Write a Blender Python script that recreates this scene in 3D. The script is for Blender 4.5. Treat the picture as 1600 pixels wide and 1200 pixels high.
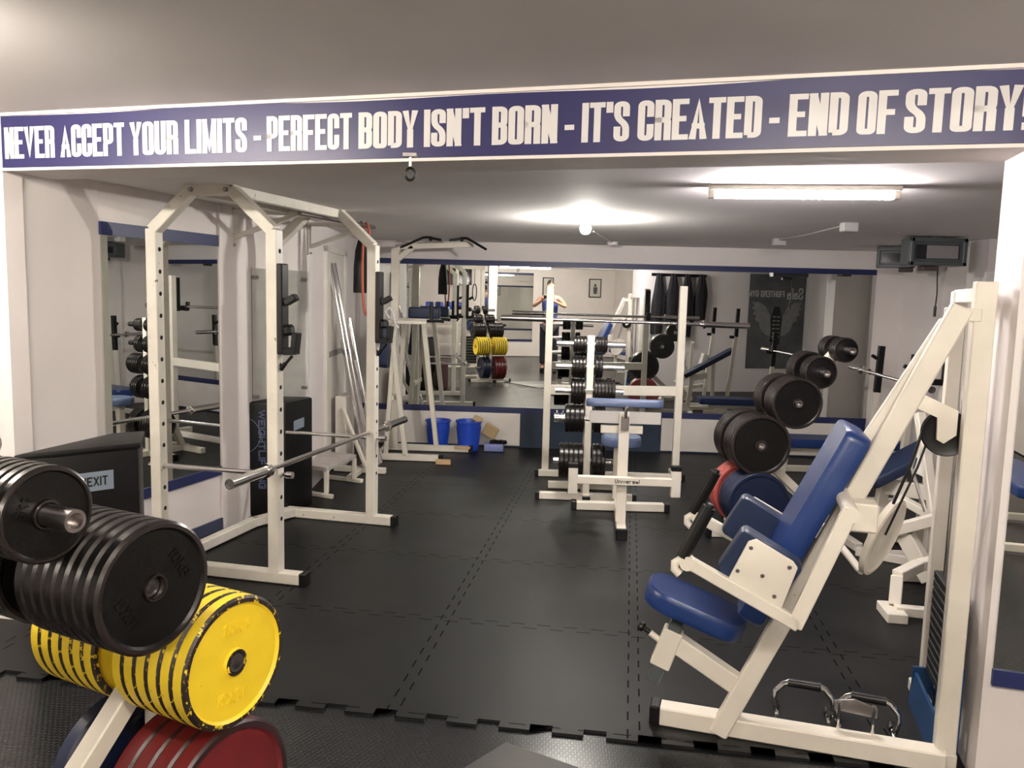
import bpy, bmesh, math, random
from mathutils import Vector, Matrix
random.seed(7)
for o in list(bpy.data.objects): bpy.data.objects.remove(o)
scene = bpy.context.scene
COL = scene.collection
PI = math.pi

# ---------------------------------------------------------------- camera
F_PX = 1250.6
YAW, PITCH, ROLL = 0.0407, 0.1101, 0.0259
CAM = Vector((0, 0, 1.6))
fw = Vector((-math.sin(YAW)*math.cos(PITCH), math.cos(YAW)*math.cos(PITCH), -math.sin(PITCH)))
rt = Vector((math.cos(YAW), math.sin(YAW), 0)); up = rt.cross(fw)
rt, up = math.cos(ROLL)*rt+math.sin(ROLL)*up, -math.sin(ROLL)*rt+math.cos(ROLL)*up
cd = bpy.data.cameras.new('camera'); cam = bpy.data.objects.new('camera', cd); COL.objects.link(cam)
cd.sensor_width = 36; cd.sensor_fit = 'HORIZONTAL'; cd.lens = 36*F_PX/1600; cd.clip_start = 0.03
cam.matrix_world = Matrix(((rt.x, up.x, -fw.x, CAM.x), (rt.y, up.y, -fw.y, CAM.y), (rt.z, up.z, -fw.z, CAM.z), (0, 0, 0, 1)))
scene.camera = cam
scene.view_settings.view_transform = 'Standard'; scene.view_settings.look = 'None'
scene.view_settings.gamma = 1; scene.view_settings.use_curve_mapping = False
scene.view_settings.exposure = 1.6
w = bpy.data.worlds.new('world'); scene.world = w; w.use_nodes = True
w.node_tree.nodes['Background'].inputs[0].default_value = (0.9, 0.95, 1, 1)
w.node_tree.nodes['Background'].inputs[1].default_value = 0.0
# lamp strengths (the lamps themselves are built below, where they hang)
TUBE_BACK, BULB_BACK, TUBE_FRONT = 105.0, 480.0, 125.0

# ---------------------------------------------------------------- room frame
BB = 0.2412
E1 = Vector((math.cos(BB), -math.sin(BB), 0)); E2 = Vector((math.sin(BB), math.cos(BB), 0)); UP = Vector((0, 0, 1))
def uv(u, v, z=0): return E1*u+E2*v+UP*z
BACK_Y = 8.38
V3 = lambda *a: Vector(a)

# ---------------------------------------------------------------- materials
def mat(name, col, rough=0.5, metal=0.0, spec=0.5, noise=0.0, nscale=8.0, bump=0.0, bscale=60.0, emit=None, estr=0, coat=0, chips=None):
    m = bpy.data.materials.new(name); m.use_nodes = True
    nt = m.node_tree; b = nt.nodes['Principled BSDF']
    b.inputs['Base Color'].default_value = (*col, 1); b.inputs['Roughness'].default_value = rough
    b.inputs['Metallic'].default_value = metal; b.inputs['Specular IOR Level'].default_value = spec
    if coat: b.inputs['Coat Weight'].default_value = coat; b.inputs['Coat Roughness'].default_value = 0.15
    tc = nt.nodes.new('ShaderNodeTexCoord')
    last = None
    if noise:
        n = nt.nodes.new('ShaderNodeTexNoise'); n.inputs['Scale'].default_value = nscale; n.inputs['Detail'].default_value = 5
        nt.links.new(tc.outputs['Object'], n.inputs['Vector'])
        mr = nt.nodes.new('ShaderNodeMapRange'); mr.inputs['From Min'].default_value = 0.3; mr.inputs['From Max'].default_value = 0.7
        mr.inputs['To Min'].default_value = 1-noise; mr.inputs['To Max'].default_value = 1+noise*0.5
        nt.links.new(n.outputs['Fac'], mr.inputs['Value'])
        mx = nt.nodes.new('ShaderNodeMix'); mx.data_type = 'RGBA'; mx.blend_type = 'MULTIPLY'; mx.inputs['Factor'].default_value = 1
        mx.inputs['A'].default_value = (*col, 1); nt.links.new(mr.outputs['Result'], mx.inputs['B'])
        last = mx.outputs['Result']; nt.links.new(last, b.inputs['Base Color'])
    if chips:
        ccol, thr, csc = chips
        n2 = nt.nodes.new('ShaderNodeTexNoise'); n2.inputs['Scale'].default_value = csc; n2.inputs['Detail'].default_value = 6; n2.inputs['Roughness'].default_value = 0.7
        nt.links.new(tc.outputs['Object'], n2.inputs['Vector'])
        r2 = nt.nodes.new('ShaderNodeMapRange'); r2.inputs['From Min'].default_value = thr; r2.inputs['From Max'].default_value = thr+0.02
        nt.links.new(n2.outputs['Fac'], r2.inputs['Value'])
        m2 = nt.nodes.new('ShaderNodeMix'); m2.data_type = 'RGBA'; nt.links.new(r2.outputs['Result'], m2.inputs['Factor'])
        if last: nt.links.new(last, m2.inputs['A'])
        else: m2.inputs['A'].default_value = (*col, 1)
        m2.inputs['B'].default_value = (*ccol, 1); nt.links.new(m2.outputs['Result'], b.inputs['Base Color'])
    if bump:
        n3 = nt.nodes.new('ShaderNodeTexNoise'); n3.inputs['Scale'].default_value = bscale; n3.inputs['Detail'].default_value = 3
        nt.links.new(tc.outputs['Object'], n3.inputs['Vector'])
        bp = nt.nodes.new('ShaderNodeBump'); bp.inputs['Strength'].default_value = bump; bp.inputs['Distance'].default_value = 0.01
        nt.links.new(n3.outputs['Fac'], bp.inputs['Height']); nt.links.new(bp.outputs['Normal'], b.inputs['Normal'])
    if emit:
        b.inputs['Emission Color'].default_value = (*emit, 1); b.inputs['Emission Strength'].default_value = estr
    return m
M = {}
M['wall'] = mat('wall_paint', (0.80, 0.745, 0.725), 0.75, noise=0.07, nscale=1.6, bump=0.12, bscale=9)
M['ceiling'] = mat('ceiling_paint', (0.76, 0.72, 0.71), 0.8, noise=0.05, nscale=1.2, bump=0.15, bscale=3)
M['ledge'] = mat('white_edge', (0.80, 0.74, 0.70), 0.6)
M['board'] = mat('white_board', (0.78, 0.73, 0.68), 0.45, noise=0.06, nscale=5)
M['blue'] = mat('blue_trim', (0.014, 0.022, 0.095), 0.45)
M['panel'] = mat('dark_blue_panel', (0.014, 0.030, 0.062), 0.5, noise=0.15)
M['banner'] = mat('banner_blue', (0.026, 0.024, 0.105), 0.40, bump=0.05, bscale=4)
M['letter'] = mat('banner_letter', (0.70, 0.67, 0.66), 0.45, spec=0.6)
M['steel'] = mat('white_steel', (0.74, 0.69, 0.60), 0.38, noise=0.06, nscale=9, chips=((0.10, 0.07, 0.05), 0.71, 26))
M['steel2'] = mat('worn_white_steel', (0.72, 0.68, 0.60), 0.42, noise=0.10, nscale=7, chips=((0.07, 0.05, 0.04), 0.655, 20))
M['chrome'] = mat('chrome', (0.80, 0.78, 0.77), 0.14, metal=1)
M['zinc'] = mat('dull_steel', (0.40, 0.37, 0.36), 0.33, metal=1)
M['black'] = mat('black_plastic', (0.005, 0.005, 0.0055), 0.42, spec=0.35)
M['hole'] = mat('hole_black', (0.004, 0.004, 0.004), 0.9)
M['iron'] = mat('black_iron', (0.0055, 0.005, 0.005), 0.30, spec=0.30, noise=0.3, nscale=14, bump=0.08, bscale=90)
M['iron_edge'] = mat('worn_iron_edge', (0.020, 0.015, 0.014), 0.26, spec=0.5)
M['yellow'] = mat('yellow_plate_paint', (0.92, 0.66, 0.03), 0.42, noise=0.06, nscale=12, chips=((0.03, 0.02, 0.015), 0.69, 55))
M['chipped'] = mat('chipped_yellow_edge', (0.020, 0.012, 0.010), 0.5, chips=((0.85, 0.6, 0.04), 0.56, 45))
M['red'] = mat('red_plate_paint', (0.15, 0.014, 0.016), 0.34, noise=0.15, nscale=10)
M['red_edge'] = mat('dark_red_edge', (0.03, 0.012, 0.012), 0.4)
M['salmon'] = mat('light_red_rubber', (0.42, 0.08, 0.07), 0.45)
M['bluep'] = mat('dark_blue_rubber', (0.005, 0.011, 0.038), 0.38, noise=0.15)
M['vinyl'] = mat('blue_vinyl', (0.011, 0.034, 0.145), 0.34, spec=0.5, bump=0.08, bscale=50)
M['vinyl_dark'] = mat('dark_blue_vinyl', (0.007, 0.018, 0.055), 0.42, bump=0.08, bscale=50)
M['vinyl_highlit'] = mat('highlit_blue_vinyl', (0.11, 0.15, 0.27), 0.30, bump=0.06, bscale=50)  # paler blue, with the preacher pads' bright highlight put into the colour
M['basket'] = mat('blue_plastic', (0.02, 0.07, 0.50), 0.35)
M['tray'] = mat('lilac_plastic', (0.22, 0.25, 0.52), 0.4)
M['wood'] = mat('pale_wood', (0.55, 0.36, 0.20), 0.6, noise=0.15, nscale=20)
M['sponge'] = mat('tan_sponge', (0.50, 0.37, 0.20), 0.9)
M['case'] = mat('black_case', (0.004, 0.004, 0.0045), 0.42, spec=0.3, bump=0.08, bscale=30)
M['greylab'] = mat('grey_label', (0.20, 0.24, 0.30), 0.5)
M['navylab'] = mat('navy_lettering', (0.06, 0.08, 0.17), 0.5)
M['band'] = mat('orange_band', (0.42, 0.10, 0.05), 0.5)
M['rope'] = mat('white_cord', (0.75, 0.72, 0.75), 0.6)
M['grey'] = mat('grey_metal', (0.075, 0.085, 0.09), 0.4)
M['darkglass'] = mat('dark_glass', (0.02, 0.02, 0.022), 0.1)
M['poster'] = mat('poster_grey', (0.12, 0.125, 0.13), 0.5, noise=0.35, nscale=3)
M['wing'] = mat('poster_wing_grey', (0.26, 0.26, 0.26), 0.5, noise=0.2, nscale=10)
M['skin'] = mat('skin', (0.50, 0.27, 0.18), 0.5)
M['hair'] = mat('dark_hair', (0.02, 0.012, 0.01), 0.6)
M['vest'] = mat('blue_vest_cloth', (0.05, 0.08, 0.26), 0.8)
M['shorts'] = mat('dark_trouser_cloth', (0.02, 0.02, 0.03), 0.8)
M['paper'] = mat('paper', (0.62, 0.60, 0.56), 0.6)
M['teal'] = mat('teal_blue_shroud', (0.012, 0.055, 0.15), 0.35)
M['brick'] = mat('cloth_maroon', (0.08, 0.03, 0.03), 0.8)
M['tube_on'] = mat('lit_tube', (1, 1, 1), 0.5, emit=(1.0, 0.93, 0.93), estr=TUBE_BACK)
M['bulb_on'] = mat('lit_bulb', (1, 1, 1), 0.5, emit=(1.0, 0.96, 0.88), estr=BULB_BACK)
M['tube_front'] = mat('lit_front_tube', (1, 1, 1), 0.5, emit=(1.0, 0.92, 0.80), estr=TUBE_FRONT)
# mirror glass
m = bpy.data.materials.new('mirror_glass'); m.use_nodes = True; b = m.node_tree.nodes['Principled BSDF']
b.inputs['Base Color'].default_value = (0.80, 0.82, 0.80, 1); b.inputs['Metallic'].default_value = 1; b.inputs['Roughness'].default_value = 0.0
M['mirror'] = m
# clear acrylic panel
m = bpy.data.materials.new('acrylic'); m.use_nodes = True; b = m.node_tree.nodes['Principled BSDF']
b.inputs['Base Color'].default_value = (0.93, 0.95, 0.93, 1); b.inputs['Roughness'].default_value = 0.05
b.inputs['Transmission Weight'].default_value = 1; b.inputs['IOR'].default_value = 1.35
M['acrylic'] = m

def math_node(nt, op, a, b=None, c=None):
    n = nt.nodes.new('ShaderNodeMath'); n.operation = op
    for i, x in enumerate((a, b, c)):
        if x is None: continue
        if isinstance(x, (int, float)): n.inputs[i].default_value = x
        else: nt.links.new(x, n.inputs[i])
    return n.outputs[0]
def floor_mat():           # smooth black rubber puzzle tiles
    m = bpy.data.materials.new('rubber_puzzle_tiles'); m.use_nodes = True; nt = m.node_tree; b = nt.nodes['Principled BSDF']
    tc = nt.nodes.new('ShaderNodeTexCoord'); mp = nt.nodes.new('ShaderNodeMapping'); mp.vector_type = 'TEXTURE'
    mp.inputs['Rotation'].default_value = (0, 0, -0.105); mp.inputs['Location'].default_value = (-0.55, 2.88, 0)
    nt.links.new(tc.outputs['Object'], mp.inputs['Vector'])
    sx = nt.nodes.new('ShaderNodeSeparateXYZ'); nt.links.new(mp.outputs['Vector'], sx.inputs[0])
    X, Y = sx.outputs[0], sx.outputs[1]
    L = 0.92
    def seam(p, q):
        tooth = math_node(nt, 'MULTIPLY', math_node(nt, 'SIGN', math_node(nt, 'SINE', math_node(nt, 'MULTIPLY', q, 2*PI/0.13))), 0.022)
        s = math_node(nt, 'ADD', p, tooth)
        f = math_node(nt, 'FRACT', math_node(nt, 'DIVIDE', s, L))
        d = math_node(nt, 'ABSOLUTE', math_node(nt, 'SUBTRACT', f, 0.5))
        return math_node(nt, 'GREATER_THAN', d, 0.4965)
    g = math_node(nt, 'MAXIMUM', seam(X, Y), seam(Y, X))
    n = nt.nodes.new('ShaderNodeTexNoise'); n.inputs['Scale'].default_value = 2.2; n.inputs['Detail'].default_value = 6
    nt.links.new(mp.outputs['Vector'], n.inputs['Vector'])
    cr = nt.nodes.new('ShaderNodeValToRGB'); cr.color_ramp.elements[0].position = 0.35; cr.color_ramp.elements[1].position = 0.7
    cr.color_ramp.elements[0].color = (0.0065, 0.0072, 0.0078, 1); cr.color_ramp.elements[1].color = (0.0145, 0.0150, 0.0150, 1)
    nt.links.new(n.outputs['Fac'], cr.inputs['Fac'])
    mx = nt.nodes.new('ShaderNodeMix'); mx.data_type = 'RGBA'; nt.links.new(g, mx.inputs['Factor'])
    nt.links.new(cr.outputs['Color'], mx.inputs['A']); mx.inputs['B'].default_value = (0.004, 0.004, 0.004, 1)
    nt.links.new(mx.outputs['Result'], b.inputs['Base Color'])
    rr = nt.nodes.new('ShaderNodeMapRange'); rr.inputs['To Min'].default_value = 0.36; rr.inputs['To Max'].default_value = 0.56
    nt.links.new(n.outputs['Fac'], rr.inputs['Value']); nt.links.new(rr.outputs['Result'], b.inputs['Roughness'])
    n2 = nt.nodes.new('ShaderNodeTexNoise'); n2.inputs['Scale'].default_value = 260; nt.links.new(mp.outputs['Vector'], n2.inputs['Vector'])
    bp = nt.nodes.new('ShaderNodeBump'); bp.inputs['Strength'].default_value = 0.12; bp.inputs['Distance'].default_value = 0.004
    nt.links.new(n2.outputs['Fac'], bp.inputs['Height']); nt.links.new(bp.outputs['Normal'], b.inputs['Normal'])
    nt.links.new(math_node(nt, 'SUBTRACT', 0.20, math_node(nt, 'MULTIPLY', g, 0.19)), b.inputs['Specular IOR Level'])
    return m
def stud_mat():            # rubber with round studs
    m = bpy.data.materials.new('studded_rubber'); m.use_nodes = True; nt = m.node_tree; b = nt.nodes['Principled BSDF']
    b.inputs['Base Color'].default_value = (0.008, 0.0085, 0.010, 1); b.inputs['Roughness'].default_value = 0.26; b.inputs['Specular IOR Level'].default_value = 0.4
    tc = nt.nodes.new('ShaderNodeTexCoord'); sx = nt.nodes.new('ShaderNodeSeparateXYZ'); nt.links.new(tc.outputs['Object'], sx.inputs[0])
    p = 0.020
    v = math_node(nt, 'DIVIDE', sx.outputs[1], p*0.866); row = math_node(nt, 'FLOOR', v)
    off = math_node(nt, 'MULTIPLY', math_node(nt, 'FLOORED_MODULO', row, 2.0), 0.5)
    u = math_node(nt, 'ADD', math_node(nt, 'DIVIDE', sx.outputs[0], p), off)
    fu = math_node(nt, 'SUBTRACT', math_node(nt, 'FRACT', u), 0.5); fv = math_node(nt, 'MULTIPLY', math_node(nt, 'SUBTRACT', math_node(nt, 'FRACT', v), 0.5), 0.866)
    d = math_node(nt, 'SQRT', math_node(nt, 'ADD', math_node(nt, 'MULTIPLY', fu, fu), math_node(nt, 'MULTIPLY', fv, fv)))
    mr = nt.nodes.new('ShaderNodeMapRange'); mr.interpolation_type = 'SMOOTHSTEP'
    mr.inputs['From Min'].default_value = 0.30; mr.inputs['From Max'].default_value = 0.42; mr.inputs['To Min'].default_value = 1; mr.inputs['To Max'].default_value = 0
    nt.links.new(d, mr.inputs['Value'])
    bp = nt.nodes.new('ShaderNodeBump'); bp.inputs['Strength'].default_value = 0.7; bp.inputs['Distance'].default_value = 0.0025
    nt.links.new(mr.outputs['Result'], bp.inputs['Height']); nt.links.new(bp.outputs['Normal'], b.inputs['Normal'])
    return m
M['tiles'] = floor_mat(); M['studs'] = stud_mat()

# ---------------------------------------------------------------- object helpers
WM = {}
def tag(o, label=None, cat=None, group=None, kind=None):
    if label: o['label'] = label
    if cat: o['category'] = cat
    if group: o['group'] = group
    if kind: o['kind'] = kind
    return o
def thing(name, label, cat, loc=(0, 0, 0), rz=0.0, group=None):
    o = bpy.data.objects.new(name, None); COL.objects.link(o); o.empty_display_size = 0.1
    o.location = loc; o.rotation_euler = (0, 0, rz)
    WM[o.name] = Matrix.Translation(Vector(loc)) @ Matrix.Rotation(rz, 4, 'Z')
    return tag(o, label, cat, group)
def obj(name, bm, mats, parent=None, local=False, smooth=35, label=None):
    """one mesh object; geometry given in world coordinates unless local"""
    me = bpy.data.meshes.new(name)
    if parent is not None and not local: bm.transform(WM[parent.name].inverted())
    bmesh.ops.recalc_face_normals(bm, faces=bm.faces)
    bm.to_mesh(me); bm.free()
    for mm in (mats if isinstance(mats, (list, tuple)) else [mats]): me.materials.append(mm)
    if smooth:
        me.polygons.foreach_set('use_smooth', [True]*len(me.polygons))
        me.set_sharp_from_angle(angle=math.radians(smooth))
    o = bpy.data.objects.new(name, me); COL.objects.link(o)
    if parent is not None: o.parent = parent; WM[o.name] = WM[parent.name]
    else: WM[o.name] = Matrix.Identity(4)
    if label: o['label'] = label
    return o
def solo(name, bm, mats, label, cat, loc, rz=0.0, group=None, smooth=35, local=False):
    """a thing that is one mesh, origin at loc"""
    mw = Matrix.Translation(Vector(loc)) @ Matrix.Rotation(rz, 4, 'Z')
    if not local: bm.transform(mw.inverted())
    o = obj(name, bm, mats, None, True, smooth); o.location = loc; o.rotation_euler = (0, 0, rz); WM[o.name] = mw
    return tag(o, label, cat, group)
def struct(name, bm, mats, smooth=0, parent=None):
    o = obj(name, bm, mats, parent, False, smooth)
    if parent is None: o['kind'] = 'structure'
    return o
def dup(root, loc=None, rz=None, label=None):
    r = root.copy(); COL.objects.link(r)
    if loc is not None: r.location = loc
    if rz is not None: r.rotation_euler = (0, 0, rz)
    if label: r['label'] = label
    WM[r.name] = Matrix.Translation(r.location) @ Matrix.Rotation(r.rotation_euler.z, 4, 'Z')
    for ch in root.children:
        c = ch.copy(); COL.objects.link(c); c.parent = r
        for g in ch.children:
            d = g.copy(); COL.objects.link(d); d.parent = c
    return r
NB = bmesh.new
def frame_of(d, upv=UP):
    d = d.normalized(); x = d.cross(upv)
    if x.length < 1e-4: x = d.cross(Vector((0, 1, 0)))
    x.normalize(); y = x.cross(d).normalized()
    return x, y, d
def hexa(bm, vs, bev=0.0, seg=1, mi=0):
    t = NB(); v = [t.verts.new(p) for p in vs]
    for f in ((0, 3, 2, 1), (4, 5, 6, 7), (0, 1, 5, 4), (1, 2, 6, 5), (2, 3, 7, 6), (3, 0, 4, 7)): t.faces.new([v[i] for i in f])
    if bev: bmesh.ops.bevel(t, geom=list(t.edges), offset=bev, segments=seg, affect='EDGES', profile=0.5)
    merge(bm, t, mi)
def merge(bm, t, mi=None):
    mp = {}
    for v in t.verts: mp[v] = bm.verts.new(v.co)
    for f in t.faces:
        try: nf = bm.faces.new([mp[v] for v in f.verts])
        except ValueError: continue
        nf.material_index = f.material_index if mi is None else mi
    t.free()
def box(bm, c, s, rz=0.0, bev=0.0, seg=1, rot=None, mi=0):
    R = rot if rot is not None else Matrix.Rotation(rz, 3, 'Z'); c = Vector(c); h = Vector(s)*0.5
    pts = [(-1, -1, -1), (1, -1, -1), (1, 1, -1), (-1, 1, -1), (-1, -1, 1), (1, -1, 1), (1, 1, 1), (-1, 1, 1)]
    hexa(bm, [c+R @ Vector((p[0]*h.x, p[1]*h.y, p[2]*h.z)) for p in pts], bev, seg, mi)
def beam(bm, p, q, w=0.05, h=0.05, upv=UP, bev=0.004, ext=0.0, mi=0):
    """rectangular tube from p to q: h along upv side, w across"""
    p = Vector(p); q = Vector(q); x, y, d = frame_of(q-p, Vector(upv)); p = p-d*ext; q = q+d*ext
    a = [p-x*w/2-y*h/2, p+x*w/2-y*h/2, p+x*w/2+y*h/2, p-x*w/2+y*h/2]
    hexa(bm, a+[i+(q-p) for i in a], bev, 1, mi)
def tube(bm, pts, r, n=14, caps=True, mi=0, closed=False):
    pts = [Vector(p) for p in pts]; rings = []
    N = len(pts); ref = None
    for i, p in enumerate(pts):
        if closed: d = (pts[(i+1) % N]-pts[i-1])
        elif i == 0: d = pts[1]-p
        elif i == N-1: d = p-pts[-2]
        else: d = (pts[i+1]-p).normalized()+(p-pts[i-1]).normalized()
        d.normalize()
        if ref is None:
            x, y, _ = frame_of(d)
        else:
            x = ref-d*ref.dot(d)
            x.normalize(); y = x.cross(d)
        ref = x
        rr = r[i] if isinstance(r, (list, tuple)) else r
        rings.append([bm.verts.new(p+(x*math.cos(a)+y*math.sin(a))*rr) for a in [2*PI*k/n for k in range(n)]])
    R = list(zip(rings, rings[1:]))
    if closed: R.append((rings[-1], rings[0]))
    for a, b in R:
        for k in range(n):
            f = bm.faces.new([a[k], a[(k+1) % n], b[(k+1) % n], b[k]]); f.material_index = mi
    if caps and not closed:
        for rg in (rings[0][::-1], rings[-1]):
            f = bm.faces.new(rg); f.material_index = mi
def lathe(bm, prof, o, axis, n=40, mats=None):
    """prof: (radius, distance along axis)"""
    o = Vector(o); x, y, d = frame_of(Vector(axis)); rings = []
    for r, t in prof:
        if r < 1e-6: rings.append([bm.verts.new(o+d*t)])
        else: rings.append([bm.verts.new(o+d*t+(x*math.cos(a)+y*math.sin(a))*r) for a in [2*PI*k/n for k in range(n)]])
    for i, (a, b) in enumerate(zip(rings, rings[1:])):
        for k in range(n):
            k2 = (k+1) % n
            if len(a) == 1 and len(b) == 1: continue
            vs = [a[0], b[k2], b[k]] if len(a) == 1 else ([a[k], a[k2], b[0]] if len(b) == 1 else [a[k], a[k2], b[k2], b[k]])
            f = bm.faces.new(vs)
            if mats: f.material_index = mats[i]
def prism(bm, poly, ext, bev=0.0, seg=2, mi=0):
    """polygon (list of 3D points) extruded by vector ext"""
    t = NB(); a = [t.verts.new(Vector(p)) for p in poly]; b = [t.verts.new(Vector(p)+Vector(ext)) for p in poly]
    t.faces.new(a[::-1]); t.faces.new(b); n = len(a)
    for i in range(n): t.faces.new([a[i], a[(i+1) % n], b[(i+1) % n], b[i]])
    if bev: bmesh.ops.bevel(t, geom=list(t.edges), offset=bev, segments=seg, affect='EDGES', profile=0.6)
    merge(bm, t, mi)
def pad(bm, c, s, rot, bev=0.02, taper=None):
    """upholstered pad: rounded box with rounded plan corners"""
    hx, hy, hz = s[0]/2, s[1]/2, s[2]/2; r = min(hx, hy)*0.35 if taper is None else min(hx, hy)*taper
    pl = []
    for cx, cy, a0 in ((hx-r, hy-r, 0), (-hx+r, hy-r, 90), (-hx+r, -hy+r, 180), (hx-r, -hy+r, 270)):
        for k in range(6):
            a = math.radians(a0+k*18); pl.append((cx+r*math.cos(a), cy+r*math.sin(a)))
    R = rot; c = Vector(c)
    levels = [(-hz, 0.90), (-hz+0.25*bev, 0.965), (-hz+bev, 1.0), (hz-bev, 1.0), (hz-0.35*bev, 0.975), (hz, 0.88), (hz+0.15*bev, 0.6)]
    rings = [[bm.verts.new(c+R @ Vector((x-(1-k)*math.copysign(bev*2.2, x), y-(1-k)*math.copysign(bev*2.2, y), z))) for x, y in pl] for z, k in levels[:-1]]
    n = len(pl)
    for a, b in zip(rings, rings[1:]):
        for i in range(n): bm.faces.new([a[i], a[(i+1) % n], b[(i+1) % n], b[i]])
    bm.faces.new(rings[0][::-1]); bm.faces.new(rings[-1])
def rot_axes(x, y, z):
    return Matrix((x, y, z)).transposed()

# ---------------------------------------------------------------- stroke lettering
G = {
 'N': [[(0, 0), (0, 1)], [(0, 1), (1, 0)], [(1, 0), (1, 1)]],
 'E': [[(1, 1), (0, 1), (0, 0), (1, 0)], [(0, .52), (.75, .52)]],
 'V': [[(0, 1), (.5, 0), (1, 1)]], 'A': [[(0, 0), (.5, 1), (1, 0)], [(.22, .3), (.78, .3)]],
 'R': [[(0, 0), (0, 1), (1, 1, 1), (1, .5, 1), (0, .5)], [(.4, .5), (1, .5, 1), (1, 0)]],
 'C': [[(1, .68), (1, 1, 1), (0, 1, 1), (0, 0, 1), (1, 0, 1), (1, .32)]],
 'G': [[(1, .72), (1, 1, 1), (0, 1, 1), (0, 0, 1), (1, 0, 1), (1, .45), (.6, .45)]],
 'P': [[(0, 0), (0, 1), (1, 1, 1), (1, .42, 1), (0, .42)]],
 'T': [[(0, 1), (1, 1)], [(.5, 0), (.5, 1)]], 'Y': [[(0, 1), (.5, .42), (1, 1)], [(.5, .42), (.5, 0)]],
 'O': [[(.5, 0), (0, 0, 1), (0, 1, 1), (1, 1, 1), (1, 0, 1), (.5, 0)]], '0': [[(.5, 0), (0, 0, 1), (0, 1, 1), (1, 1, 1), (1, 0, 1), (.5, 0)]],
 'U': [[(0, 1), (0, 0, 1), (1, 0, 1), (1, 1)]], 'L': [[(0, 1), (0, 0), (1, 0)]], 'I': [[(0, 0), (0, 1)]], '1': [[(0, .8), (.5, 1), (.5, 0)]],
 'M': [[(0, 0), (0, 1)], [(0, 1), (.5, .1), (1, 1)], [(1, 1), (1, 0)]], 'W': [[(0, 1), (.25, 0), (.5, .9), (.75, 0), (1, 1)]],
 'S': [[(1, .72), (1, 1, 1), (0, 1, 1), (0, .6, 1), (1, .4, 1), (1, 0, 1), (0, 0, 1), (0, .28)]],
 '5': [[(1, 1), (0, 1), (0, .58), (1, .58, 1), (1, 0, 1), (0, 0, 1), (0, .2)]],
 'B': [[(0, 0), (0, 1), (1, 1, 1), (1, .52, 1), (0, .52)], [(0, .52), (1, .52, 1), (1, 0, 1), (0, 0)]],
 'D': [[(0, 0), (0, 1), (1, 1, 1), (1, 0, 1), (0, 0)]], 'F': [[(1, 1), (0, 1), (0, 0)], [(0, .5), (.8, .5)]],
 'H': [[(0, 0), (0, 1)], [(1, 0), (1, 1)], [(0, .5), (1, .5)]], 'X': [[(0, 0), (1, 1)], [(0, 1), (1, 0)]],
 'K': [[(0, 0), (0, 1)], [(1, 1), (0, .42)], [(.25, .55), (1, 0)]], '-': [[(0, .38), (1, .38)]], '!': [[(0, .34), (0, 1)], [(0, 0), (0, .04)]],
 "'": [[(0, .84), (0, 1)]],
 'a': [[(0, .5), (1, .5, 1), (1, 0)], [(1, .3), (0, .3, 1), (0, 0, 1), (1, 0)]], 'l': [[(0, 0), (0, 1)]],
 'i': [[(0, 0), (0, .6)]], 'n': [[(0, 0), (0, .6), (1, .6, 1), (1, 0)]], 'v': [[(0, .6), (.5, 0), (1, .6)]],
 'e': [[(0, .3), (1, .3), (1, .6, 1), (0, .6, 1), (0, 0, 1), (1, 0)]], 'r': [[(0, 0), (0, .6), (.8, .6)]], 's': [[(1, .6), (0, .6), (0, .3), (1, .3), (1, 0), (0, 0)]]}
WID = {'I': 0, 'l': 0, 'i': 0, '!': 0, "'": 0, 'M': 1.45, 'W': 1.6, '-': 0.6, '1': .5, 'T': 1.02, 'V': 1.05, 'A': 1.1, 'Y': 1.05}
def stroke(pts, r):
    """pts: (x, y[, round]) on the pen grid -> smooth centre line"""
    out = []; n = len(pts)
    for i, p in enumerate(pts):
        if len(p) > 2 and 0 < i < n-1:
            a = Vector(pts[i-1][:2]); b = Vector(p[:2]); c = Vector(pts[i+1][:2])
            u = (a-b); v = (c-b); rr = min(r, u.length*0.5, v.length*0.5); u.normalize(); v.normalize()
            s = b+u*rr; e = b+v*rr
            for k in range(6):
                t = k/5; out.append(s*(1-t)**2+b*2*t*(1-t)+e*t*t)
        else: out.append(Vector(p[:2]))
    res = [out[0]]
    for p in out[1:]:
        if (p-res[-1]).length > 1e-4: res.append(p)
    return res
def text_width(s, lw, tv, gap):
    return sum((WID.get(c, 1)*(lw-tv)+tv+gap) if c != ' ' else lw*0.6 for c in s)-gap
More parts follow.
